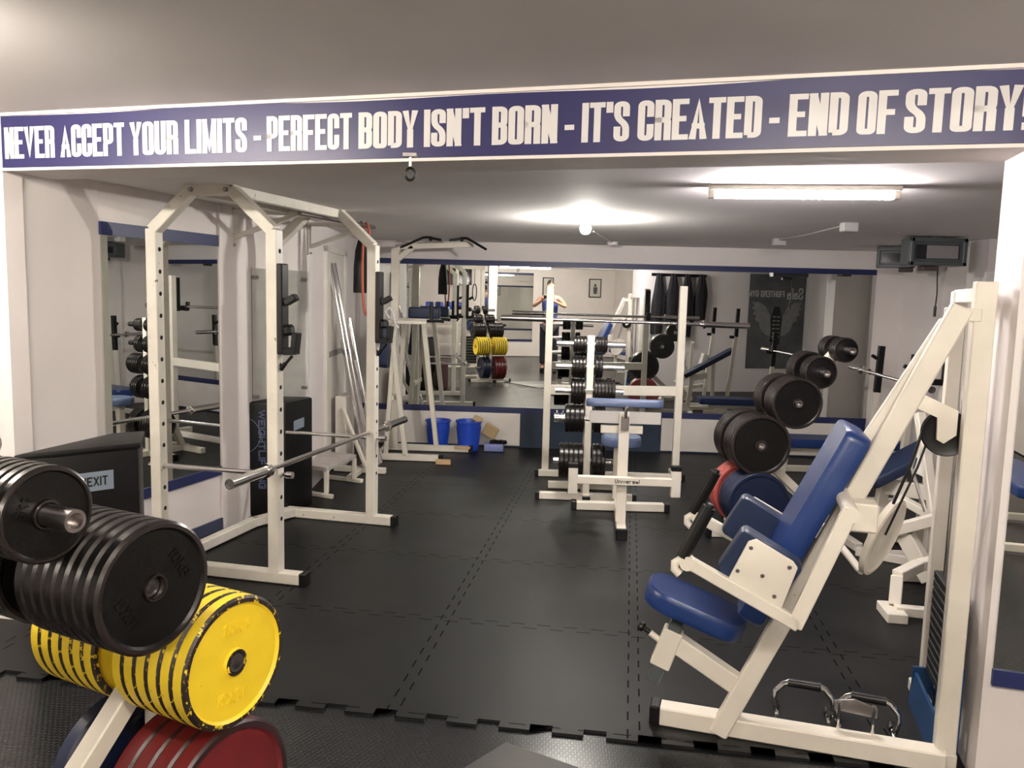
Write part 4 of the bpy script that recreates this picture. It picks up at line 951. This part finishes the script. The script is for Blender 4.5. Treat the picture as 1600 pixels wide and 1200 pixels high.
bm = NB(); cn = (E1*.93-E2*.50-UP*.30).normalized(); lathe(bm, [(0, -.012), (.13, -.012), (.14, -.02), (.15, -.02), (.15, .0), (.135, .004), (.12, -.002), (.05, .0), (0, .004)], U(.525, .765, 3.08), cn, 44); obj('cam', bm, St, T)
# small silver plate on two pins standing on the base beam
bm = NB(); c0 = U(.42, .16, 2.99); prism(bm, [U(.385, .17, 2.99), U(.45, .185, 2.99), U(.53, .16, 2.99), U(.53, .125, 2.99), U(.385, .135, 2.99)], E2*.008, .002); fp = obj('pin_plate', bm, M['zinc'], T)
for u in (.40, .515):
    bm = NB(); tube(bm, [U(u, .07, 2.98), U(u, .165, 2.98)], .0055, 10); lathe(bm, [(0, .012), (.008, .010), (.009, 0), (0, 0)], U(u, .165, 2.98), UP, 12); obj('pin', bm, M['chrome'], T)

# ================================================================ PUSH-UP HANDLES
def pushup(c, rz, label):
    c = Vector(c); T = thing('pushup_handle', label, 'push-up bar', c, rz, 'chrome push-up handles on the mat')
    for s in (-1, 1):
        pts = [V3(s*.095, 0, .022)]+[V3(s*(.095+.012*math.sin(a*2)), 0, .022+.10*a/1.57) for a in (.4, .8, 1.2)]+[V3(s*.075, 0, .132), V3(s*.055, 0, .14)]
        bm = NB(); tube(bm, pts, .011, 12); obj('bend', bm, M['chrome'], T, True)
        bm = NB(); tube(bm, [V3(s*.095, -.055, .012), V3(s*.095, .055, .012)], .008, 10); obj('base_tube', bm, M['chrome'], T, True)
        for e in (-1, 1):
            bm = NB(); tube(bm, [V3(s*.095, e*.045, .013), V3(s*.095, e*.085, .013)], .0125, 12); obj('rubber_foot', bm, M['black'], T, True)
    bm = NB(); tube(bm, [V3(-.06, 0, .139), V3(.06, 0, .139)], .0165, 16); obj('foam_grip', bm, M['black'], T, True)
pushup((1.035, 2.985, 0), -.25, 'chrome push-up handle with black grip on the mat, farther from the blue shroud')
pushup((1.245, 2.90, 0), -.3, 'chrome push-up handle with black grip on the mat, nearer the blue shroud')

# ================================================================ EYE RING on the beam, ceiling fittings
T = thing('ring_hook', 'round steel ring hanging from a plate under the ceiling beam', 'hook', (-.51, 2.95, 2.10))
bm = NB(); box(bm, (-.51, 2.95, 2.095), (.05, .03, .012)); tube(bm, [(-.51, 2.95, 2.09), (-.51, 2.95, 2.055)], .005, 8); obj('plate', bm, M['zinc'], T)
bm = NB(); pts = [V3(-.51+.017*math.cos(a), 2.95, 2.028+.022*math.sin(a)) for a in [2*PI*k/24 for k in range(24)]]; tube(bm, pts, .005, 8, closed=True); obj('ring', bm, M['black'], T)
T = thing('cable_conduit', 'thin cable between two small junction boxes on the back ceiling', 'cable', (1.99, 6.2, CZ))
bm = NB(); tube(bm, [(1.95, 6.95, CZ-.012), (1.97, 6.3, CZ-.02), (1.99, 5.6, CZ-.012)], .007, 8); obj('wire', bm, mat('grey_wire', (.25, .23, .22), .6), T)
for p in ((1.96, 7.0), (2.0, 5.52)):
    bm = NB(); box(bm, (*p, CZ-.03), (.10, .08, .06), bev=.006); obj('junction_box', bm, mat('grey_box', (.38, .38, .36), .6), T)
T = thing('cable_conduit', 'short cable and round junction box on the ceiling behind the bare bulb', 'cable', (.5, 7.4, CZ))
bm = NB(); tube(bm, [(.36, 6.6, CZ-.008), (.60, 7.8, CZ-.008)], .006, 8); obj('wire', bm, M['ledge'], T)
bm = NB(); lathe(bm, [(0, -.03), (.05, -.03), (.055, 0)], (.62, 7.9, CZ), UP, 20); obj('junction_box', bm, M['ledge'], T)
# two grey framed boxes high on the right wall
for i, (x0, y0, x1, y1, z0, z1, lab) in enumerate(((3.03, 7.62, 3.33, 7.50, 1.945, 2.125, 'dark grey framed box hanging from the ceiling at back right, farther of two'), (2.80, 6.42, 3.23, 6.42, 1.915, 2.125, 'grey framed box with a glass window hanging at back right, nearer of two'))):
    a = V3(x0, y0, 0); b = V3(x1, y1, 0); d = (b-a).normalized(); n_ = V3(d.y, -d.x, 0)
    T = thing('wall_heater_box', lab, 'box', ((x0+x1)/2, (y0+y1)/2, z0)); h = z1-z0; L_ = (b-a).length
    bm = NB(); prism(bm, [a+UP*z0, b+UP*z0, b+UP*z1, a+UP*z1], -n_*.16, .006, 1); obj('body', bm, M['grey'], T)
    bm = NB()
    for p, q in ((a+UP*(z0+.015), b+UP*(z0+.015)), (a+UP*(z1-.015), b+UP*(z1-.015))): beam(bm, p+n_*.01, q+n_*.01, .03, .03)
    for p in (a+d*.015, b-d*.015): beam(bm, p+UP*z0+n_*.01, p+UP*z1+n_*.01, .03, .03, n_)
    obj('front_frame', bm, M['grey'], T)
    bm = NB(); prism(bm, [a+d*.05+UP*(z0+.05)+n_*.001, b-d*.05+UP*(z0+.05)+n_*.001, b-d*.05+UP*(z1-.05)+n_*.001, a+d*.05+UP*(z1-.05)+n_*.001], n_*.003); obj('window', bm, M['darkglass'], T)
    if i:
        bm = NB(); prism(bm, [a+d*.13+UP*(z0+.055)+n_*.005, b-d*.06+UP*(z0+.055)+n_*.005, b-d*.06+UP*(z1-.055)+n_*.005, a+d*.13+UP*(z1-.055)+n_*.005], n_*.002); obj('painted_reflection', bm, mat('reflection_grey', (.25, .23, .24), .5), T)  # lighter patch paints the reflection over the right of the glass
    bm = NB(); beam(bm, (a+b)/2-n_*.06+UP*(z1-.01), (a+b)/2-n_*.06+UP*CZ, .12, .06, d); obj('ceiling_mount', bm, M['grey'], T)
    bm = NB(); q0 = a+d*L_*(.3 if i else .6); beam(bm, q0+UP*(z0-.02)-n_*.08, q0+d*.12+UP*(z0-.02)-n_*.08, .1, .035); obj('bracket', bm, mat('brown_bracket', (.06, .04, .04), .6), T)
bm = NB(); tube(bm, [(3.06, 6.50, 1.915), (3.065, 6.48, 1.70), (3.06, 6.48, 1.60)], .005, 8); tube(bm, [(3.06, 6.48, 1.60), (3.055, 6.47, 1.52)], .011, 10)
solo('power_plug', bm, M['black'], 'black plug hanging on a thin cord under the grey ceiling boxes', 'cord', (3.06, 6.48, 1.52))

# ================================================================ POSTER and JACKETS (seen in the mirror)
T = thing('gym_poster', 'tall grey poster of a winged fighter, seen in the back mirror beside the jackets', 'poster', uv(3.43, V1+.01, .68), ROT)
p_a, p_b = uv(3.97, V1+.003), uv(2.88, V1+.003)
bm = NB(); prism(bm, [p_a+UP*.42, p_b+UP*.42, p_b+UP*2.09, p_a+UP*2.09], E2*.006); obj('sheet', bm, M['poster'], T, smooth=0)
pd = -E1
def pp(s, z, out=.010): return p_a+E2*out+pd*s*.87+UP*z
bm = NB(); text(bm, 'Sala', pp(.06, 1.66), pd, UP, .20, .09, .024, .024, .010, fit=.31); text(bm, 'FIGHTERS GYM', pp(.48, 1.69), pd, UP, .11, .052, .015, .017, .007, fit=.70); obj('lettering', bm, mat('poster_white', (.6, .6, .6), .5), T, smooth=0)
bm = NB()
for s in (-1, 1):
    pts = [(.10, 1.20), (.14, 1.36), (.24, 1.52), (.40, 1.60), (.56, 1.60), (.50, 1.54), (.56, 1.48), (.48, 1.45), (.53, 1.38), (.45, 1.36), (.47, 1.28), (.38, 1.24), (.34, 1.12), (.22, 1.02), (.12, 1.0)]
    vs = [bm.verts.new(pp(.63+s*x, z)) for x, z in pts]
    bm.faces.new(vs if s > 0 else vs[::-1])
obj('wing_print', bm, M['wing'], T, smooth=0)
bm = NB()
pts = [(-.06, 1.52), (.06, 1.52), (.09, 1.42), (.13, 1.30), (.10, 1.0), (.10, .85), (-.10, .85), (-.10, 1.0), (-.13, 1.30), (-.09, 1.42)]
bm.faces.new([bm.verts.new(pp(.63+x, z, .0115)) for x, z in pts]); obj('figure_print', bm, mat('poster_black', (.012, .012, .012), .5), T, smooth=0)
bm = NB()
for z in (.98, 1.05, 1.12, 1.19, 1.26, 1.33):
    for s in (-1, 1):
        bm.faces.new([bm.verts.new(pp(.63+x, zz, .0125)) for x, zz in ((s*.01, z), (s*.085, z), (s*.085, z+.025), (s*.01, z+.025))])
obj('bandage_print', bm, M['wing'], T, smooth=0)
# coat hooks with jackets on the far side of the right pier
hk0 = uv(1.2, V1+.01, 2.02)
T = thing('coat_rail', 'short rail with hooks on the back of the right pier', 'rail', hk0)
bm = NB(); box(bm, hk0+E1*.35, (1.0, .02, .05), ROT); obj('rail', bm, M['black'], T)
for i in range(4):
    bm = NB(); c = hk0+E1*(-.05+i*.26)+E2*.01; tube(bm, [c, c+E2*.06, c+E2*.07+UP*.03], .006, 8); obj('hook', bm, M['black'], T)
for i, (du, ln, wd2, lab) in enumerate(((-.05, 1.0, .115, 'black jacket on the pier hooks nearest the opening'), (.21, .85, .12, 'black harness straps on the pier hooks beside the first jacket'), (.47, 1.05, .12, 'long black jacket on the pier hooks, third along'), (.73, .75, .115, 'short black jacket on the pier hooks nearest the right wall'))):
    bm = NB(); c = hk0+E1*du+E2*.075; n_ = 20; rings = []
    for k in range(9):
        t = k/8; z = -ln*t; hw = wd2*(.35+.65*min(1, t*2.2))*(1-.15*t); ring = []
        for j in range(n_):
            a = 2*PI*j/n_; rr = 1+.18*math.sin(3*a+t*3)+.1*math.sin(7*a)
            ring.append(bm.verts.new(c+E1*hw*math.cos(a)*rr+E2*.055*math.sin(a)*rr+UP*(z+.02*math.sin(5*a))))
        rings.append(ring)
    for a, b in zip(rings, rings[1:]):
        for j in range(n_): bm.faces.new([a[j], a[(j+1) % n_], b[(j+1) % n_], b[j]])
    bm.faces.new(rings[0]); bm.faces.new(rings[-1])
    solo('hanging_jacket', bm, mat('black_cloth_%d' % i, (.012, .011, .014), .8), lab+', seen in the mirror', 'jacket', c+UP*(-.5))

# ================================================================ RUBBER MAT SLAB in the foreground
bm = NB(); a = V3(-.10, 2.725, -.012); prism(bm, [a, V3(-.75, 1.9, -.012), V3(.35, 1.45, -.012), V3(.62, 2.35, -.012)], UP*.012, .002)
solo('rubber_mat', bm, mat('smooth_black_mat', (.03, .028, .028), .42, bump=.05, bscale=80), 'smooth black rubber mat whose corner shows at the bottom edge of the picture', 'mat', (-.0, 2.0, -.012))

# ================================================================ FRONT ROOM behind the camera (seen in mirrors)
def picture(u, z, w_, h_, lab):
    c = uv(u, VB+.012, z); T = thing('framed_picture', lab, 'picture', c, ROT)
    bm = NB(); box(bm, c, (w_, .02, h_), ROT, .003); obj('frame', bm, M['black'], T)
    bm = NB(); box(bm, c+E2*.011, (w_-.05, .004, h_-.05), ROT); obj('print', bm, M['paper'], T)
    bm = NB(); tube(bm, [c+E2*.015-UP*h_*.3, c+E2*.015+UP*h_*.05], [w_*.13, w_*.17], 10); tube(bm, [c+E2*.015+UP*h_*.08, c+E2*.015+UP*h_*.22], .03, 10); obj('figure_print', bm, M['grey'], T)
picture(1.15+.0, 1.85, .30, .5, 'framed print on the far end wall behind the photographer, beside the mirror there')
picture(3.0-.55, 1.85, .34, .5, 'framed print on the far end wall nearest its right corner')
# cable tower at front left
cu = uv(-1.45, -1.2)
T = thing('cable_tower', 'white cable tower with black hand straps in the front room, seen in the mirror', 'machine', cu, ROT)
for du in (-.28, .28):
    bm = NB(); beam(bm, cu+E1*du+UP*.03, cu+E1*du+UP*2.2, .07, .07, E2); obj('post', bm, St, T)
bm = NB(); beam(bm, cu-E1*.32+UP*2.18, cu+E1*.32+UP*2.18, .07, .07); beam(bm, cu-E1*.5+UP*.03, cu+E1*.5+UP*.03, .07, .06); obj('cross_beam', bm, St, T)
for du in (-.1, .1):
    bm = NB(); c = cu+E1*du+E2*.06; tube(bm, [c+UP*2.15, c+UP*1.85], .006, 8); pts = [c+UP*(1.65+.18*math.cos(a))+E1*.045*math.sin(a) for a in [2*PI*k/20 for k in range(20)]]; tube(bm, pts, .012, 8, closed=True); obj('hand_strap', bm, M['black'], T)
bm = NB()
for i in range(10): box(bm, cu+UP*(.12+.06*i), (.34, .12, .05), ROT, .004)
obj('weight_stack', bm, M['black'], T)
# shelf rack with blue balls/dumbbells
cu = uv(-1.7, -3.9)
T = thing('storage_rack', 'white shelf rack at the front room end wall, seen in the mirror', 'rack', cu, ROT)
for du in (-.5, .5):
    for dv in (-.18, .18):
        bm = NB(); beam(bm, cu+E1*du+E2*dv+UP*0, cu+E1*du+E2*dv+UP*1.3, .04, .04, E2); obj('post', bm, St, T)
for z in (.35, .8, 1.2):
    bm = NB(); box(bm, cu+UP*z, (1.0, .40, .03), ROT); obj('shelf', bm, St, T)
for i in range(4):
    bm = NB(); c = cu+E1*(-.36+.24*i)+UP*(1.2+.016+.09); box(bm, c, (.19, .26, .18), ROT, .03, 2)
    solo('storage_box', bm, M['basket'], 'blue box on the top shelf of the front room rack, %s from its left end' % NUM[i], 'box', c-UP*.09)
# tall column and second machine
bm = NB(); slab(bm, [uv(-.75, -3.0), uv(-.55, -3.0), uv(-.55, -2.8), uv(-.75, -2.8)], 0, FZ); struct('wall_front_column', bm, M['wall'])
cu = uv(-2.6, -2.6)
T = thing('wall_television', 'dark television on a wall arm in the front room, seen in the mirror', 'television', uv(-1.3, VB+.1, 1.95), ROT)
bm = NB(); box(bm, uv(-1.3, VB+.12, 2.05), (.75, .05, .42), ROT, .008); obj('screen', bm, M['darkglass'], T)
bm = NB(); box(bm, uv(-1.3, VB+.05, 2.05), (.12, .10, .10), ROT); obj('arm', bm, M['black'], T)
cu = uv(-2.6, 1.0)
T = thing('wall_fan', 'grey round fan high on the front room left wall', 'fan', uv(UL2+.2, .3, 1.9))
bm = NB(); c = uv(UL2+.22, .3, 1.95)
for r in (.05, .10, .15, .20): tube(bm, [c+E2*r*math.cos(a)+UP*r*math.sin(a) for a in [2*PI*k/28 for k in range(28)]], .005, 6, closed=True)
obj('cage', bm, M['grey'], T)
bm = NB(); beam(bm, uv(UL2+.0, .3, 1.95), uv(UL2+.2, .3, 1.95), .05, .05); obj('arm', bm, M['grey'], T)
for k in range(3):
    bm = NB(); a = 2*PI*k/3; d = E2*math.cos(a)+UP*math.sin(a); t_ = E1.cross(d)
    bm.faces.new([bm.verts.new(c-E1*.02+q) for q in (d*.03, d*.17+t_*.04+E1*.01, d*.18-t_*.05-E1*.01)]); prism_ = None
    obj('blade', bm, M['grey'], T)
cu = uv(-1.05, -1.75)
T = thing('row_machine', 'low white machine with blue seat in the front room, seen in the mirror', 'machine', cu, ROT)
bm = NB(); beam(bm, cu-E1*.5+UP*.03, cu+E1*.5+UP*.03, .06, .06); beam(bm, cu-E1*.45+UP*.03, cu-E1*.30+UP*.95, .06, .06, E2); beam(bm, cu+E1*.35+UP*.03, cu+E1*.35+UP*.5, .06, .06, E2); beam(bm, cu-E1*.3+UP*.6, cu+E1*.4+UP*.5, .05, .05); beam(bm, cu+E1*.4-E2*.3+UP*.03, cu+E1*.4+E2*.3+UP*.03, .06, .06); obj('frame', bm, St, T)
bm = NB(); pad(bm, cu+E1*.2+UP*.56, (.40, .28, .08), Matrix.Rotation(ROT, 3, 'Z'), .02, .4); obj('seat', bm, M['vinyl'], T)
bm = NB(); pad(bm, cu-E1*.32+UP*.95, (.10, .30, .30), Matrix.Rotation(ROT, 3, 'Z'), .02, .4); obj('chest_pad', bm, M['vinyl'], T)
# dumbbell bench in the front room right
cu = uv(1.9, -.6)
T = thing('flat_bench', 'small blue flat bench in the front room, seen in the pier mirror', 'bench', cu, ROT)
bm = NB(); pad(bm, cu+UP*.42, (.30, 1.1, .08), Matrix.Rotation(ROT, 3, 'Z'), .02, .3); obj('pad', bm, M['vinyl'], T)
bm = NB(); beam(bm, cu-E2*.45+UP*.03, cu-E2*.45+UP*.38, .05, .05, E2); beam(bm, cu+E2*.45+UP*.03, cu+E2*.45+UP*.38, .05, .05, E2); beam(bm, cu-E2*.45-E1*.25+UP*.03, cu-E2*.45+E1*.25+UP*.03, .05, .05); beam(bm, cu+E2*.45-E1*.25+UP*.03, cu+E2*.45+E1*.25+UP*.03, .05, .05); obj('frame', bm, St, T)

# ================================================================ THE PHOTOGRAPHER (seen only in the mirror)
PX, PY = .07, -.34
def skin_obj(name, verts, edges, radii, m, parent, root=0, sub=2):
    me = bpy.data.meshes.new(name); me.from_pydata([tuple(v) for v in verts], edges, []); me.materials.append(m)
    o = bpy.data.objects.new(name, me); COL.objects.link(o)
    md = o.modifiers.new('skin', 'SKIN'); md.use_smooth_shade = True
    for i, r in enumerate(radii): me.skin_vertices[0].data[i].radius = (r, r) if not isinstance(r, tuple) else r
    me.skin_vertices[0].data[root].use_root = True
    sb = o.modifiers.new('sub', 'SUBSURF'); sb.levels = sub; sb.render_levels = sub
    if parent is not None:
        o.parent = parent; o.matrix_parent_inverse = WM[parent.name].inverted()
        WM[o.name] = WM[parent.name]
    return o
dz = .10
def B(x, y, z): return V3(PX+x, PY+y, z)
vb = [B(0, 0, 1.02), B(0, .0, 1.20), B(0, .0, 1.42), B(0, .0, 1.56), B(0, .01, 1.64), B(0, .02, 1.72),           # 0-5 pelvis..neck
      B(-.19, 0, 1.56), B(-.36, .03, 1.38), B(-.14, .27, 1.53), B(.19, 0, 1.56), B(.34, .03, 1.38), B(.02, .27, 1.53),      # arms 6-11
      B(-.10, 0, .95), B(-.12, .01, .52), B(-.13, -.02, .09), B(-.14, .14, .04), B(.10, 0, .95), B(.12, .01, .52), B(.13, -.02, .09), B(.14, .14, .04)]
eb = [(0, 1), (1, 2), (2, 3), (3, 4), (4, 5), (3, 6), (6, 7), (7, 8), (3, 9), (9, 10), (10, 11), (0, 12), (12, 13), (13, 14), (14, 15), (0, 16), (16, 17), (17, 18), (18, 19)]
rb = [(.15, .11), (.14, .10), (.16, .11), (.12, .09), .055, .05, .062, .042, .026, .062, .042, .026, .085, .058, .038, .035, .085, .058, .038, .035]
PB = skin_obj('person', vb, eb, rb, M['skin'], None, 0)
tag(PB, 'person in a blue sleeveless vest holding up a phone, seen in the back mirror', 'person'); WM[PB.name] = Matrix.Identity(4)
# head, hair, face
hc = B(0, .03, 1.825)
bm = NB(); bmesh.ops.create_uvsphere(bm, u_segments=28, v_segments=20, radius=.1)
for v in bm.verts:
    x, y, z = v.co; jaw = 1-.28*max(0, -z/.1); v.co = Vector((x*.78*jaw, y*.95*(1-.1*max(0, -z/.1)), z*1.2))
    if y > .05 and abs(x) < .018 and -.03 < z < .02: v.co.y += .022*(1-abs(x)/.018)
bm.transform(Matrix.Translation(hc)); obj('head', bm, M['skin'], PB)
bm = NB(); bmesh.ops.create_uvsphere(bm, u_segments=28, v_segments=20, radius=.108)
dele = [v for v in bm.verts if v.co.z < .03 and v.co.y > -.01 or v.co.z < -.06]; bmesh.ops.delete(bm, geom=dele, context='VERTS')
for v in bm.verts: v.co = Vector((v.co.x*.80, v.co.y*.96, v.co.z*1.2))
bm.transform(Matrix.Translation(hc+V3(0, -.004, .004))); obj('hair', bm, M['hair'], PB)
for s in (-1, 1):
    bm = NB(); bmesh.ops.create_uvsphere(bm, u_segments=10, v_segments=8, radius=.011); bm.transform(Matrix.Translation(hc+V3(s*.03, .083, .01))); obj('eye', bm, M['paper'], PB)
    bm = NB(); bmesh.ops.create_uvsphere(bm, u_segments=10, v_segments=8, radius=.022)
    for v in bm.verts: v.co.x *= .4
    bm.transform(Matrix.Translation(hc+V3(s*.078, 0, -.005))); obj('ear', bm, M['skin'], PB)
bm = NB(); tube(bm, [hc+V3(-.022, .085, -.06), hc+V3(0, .092, -.06), hc+V3(.022, .085, -.06)], .006, 8); obj('mouth', bm, M['salmon'], PB)
# vest and shorts: slightly larger skins
skin_obj('vest', [B(0, 0, .98), B(0, 0, 1.20), B(0, 0, 1.42), B(0, 0, 1.55), B(-.13, 0, 1.60), B(.13, 0, 1.60)], [(0, 1), (1, 2), (2, 3), (3, 4), (3, 5)], [(.175, .135), (.165, .13), (.195, .14), (.13, .115), (.05, .06), (.05, .06)], M['vest'], PB)
skin_obj('trousers', [B(0, 0, 1.0), B(-.11, 0, .92), B(-.125, .01, .52), B(-.13, -.01, .14), B(.11, 0, .92), B(.125, .01, .52), B(.13, -.01, .14)], [(0, 1), (1, 2), (2, 3), (0, 4), (4, 5), (5, 6)], [(.18, .14), .11, .08, .065, .11, .08, .065], M['shorts'], PB)
for s in (-1, 1):
    bm = NB(); pad(bm, B(s*.135, .07, .045), (.10, .28, .09), Matrix.Identity(3), .03, .8); obj('shoe', bm, M['black'], PB)
# hands with five fingers on the phone
PHX = -.002
for s in (-1, 1):
    wr = vb[8] if s < 0 else vb[11]; px_ = PHX+s*.078
    palm = V3(px_+s*.018, -.045, 1.575)
    vs = [Vector(wr), palm+V3(s*.004, -.02, -.03), palm]; ed = [(0, 1), (1, 2)]; rd = [.025, .03, .028]
    ho = skin_obj('hand', vs, ed, rd, M['skin'], PB)
    for k in range(4):
        base = palm+V3(-s*.0, -.004, .028-.021*k); L_ = (.9, 1.0, .95, .75)[k]
        skin_obj('finger', [base, base+V3(s*.004, .018, 0), base+V3(-s*.012, .033*L_, 0), base+V3(-s*.034*L_, .031, 0)], [(0, 1), (1, 2), (2, 3)], [.0095, .009, .0085, .0075], M['skin'], ho)
        # fingertips curl round the phone edge behind the lens plane
    tb = palm+V3(-s*.005, -.018, .02)
    skin_obj('thumb', [tb, tb+V3(-s*.02, -.008, .015), tb+V3(-s*.043, -.004, .022)], [(0, 1), (1, 2)], [.011, .010, .008], M['skin'], ho)
T = thing('phone', 'black smartphone held up in both hands of the person in the mirror', 'phone', (PHX, -.045, 1.56))
bm = NB(); box(bm, (PHX, -.045, 1.585), (.152, .009, .074), bev=.003, seg=2); obj('body', bm, M['black'], T)
bm = NB(); lathe(bm, [(0, .002), (.006, .002), (.008, 0)], (PHX, -.0405, 1.60), (0, 1, 0), 16); obj('lens', bm, M['darkglass'], T)
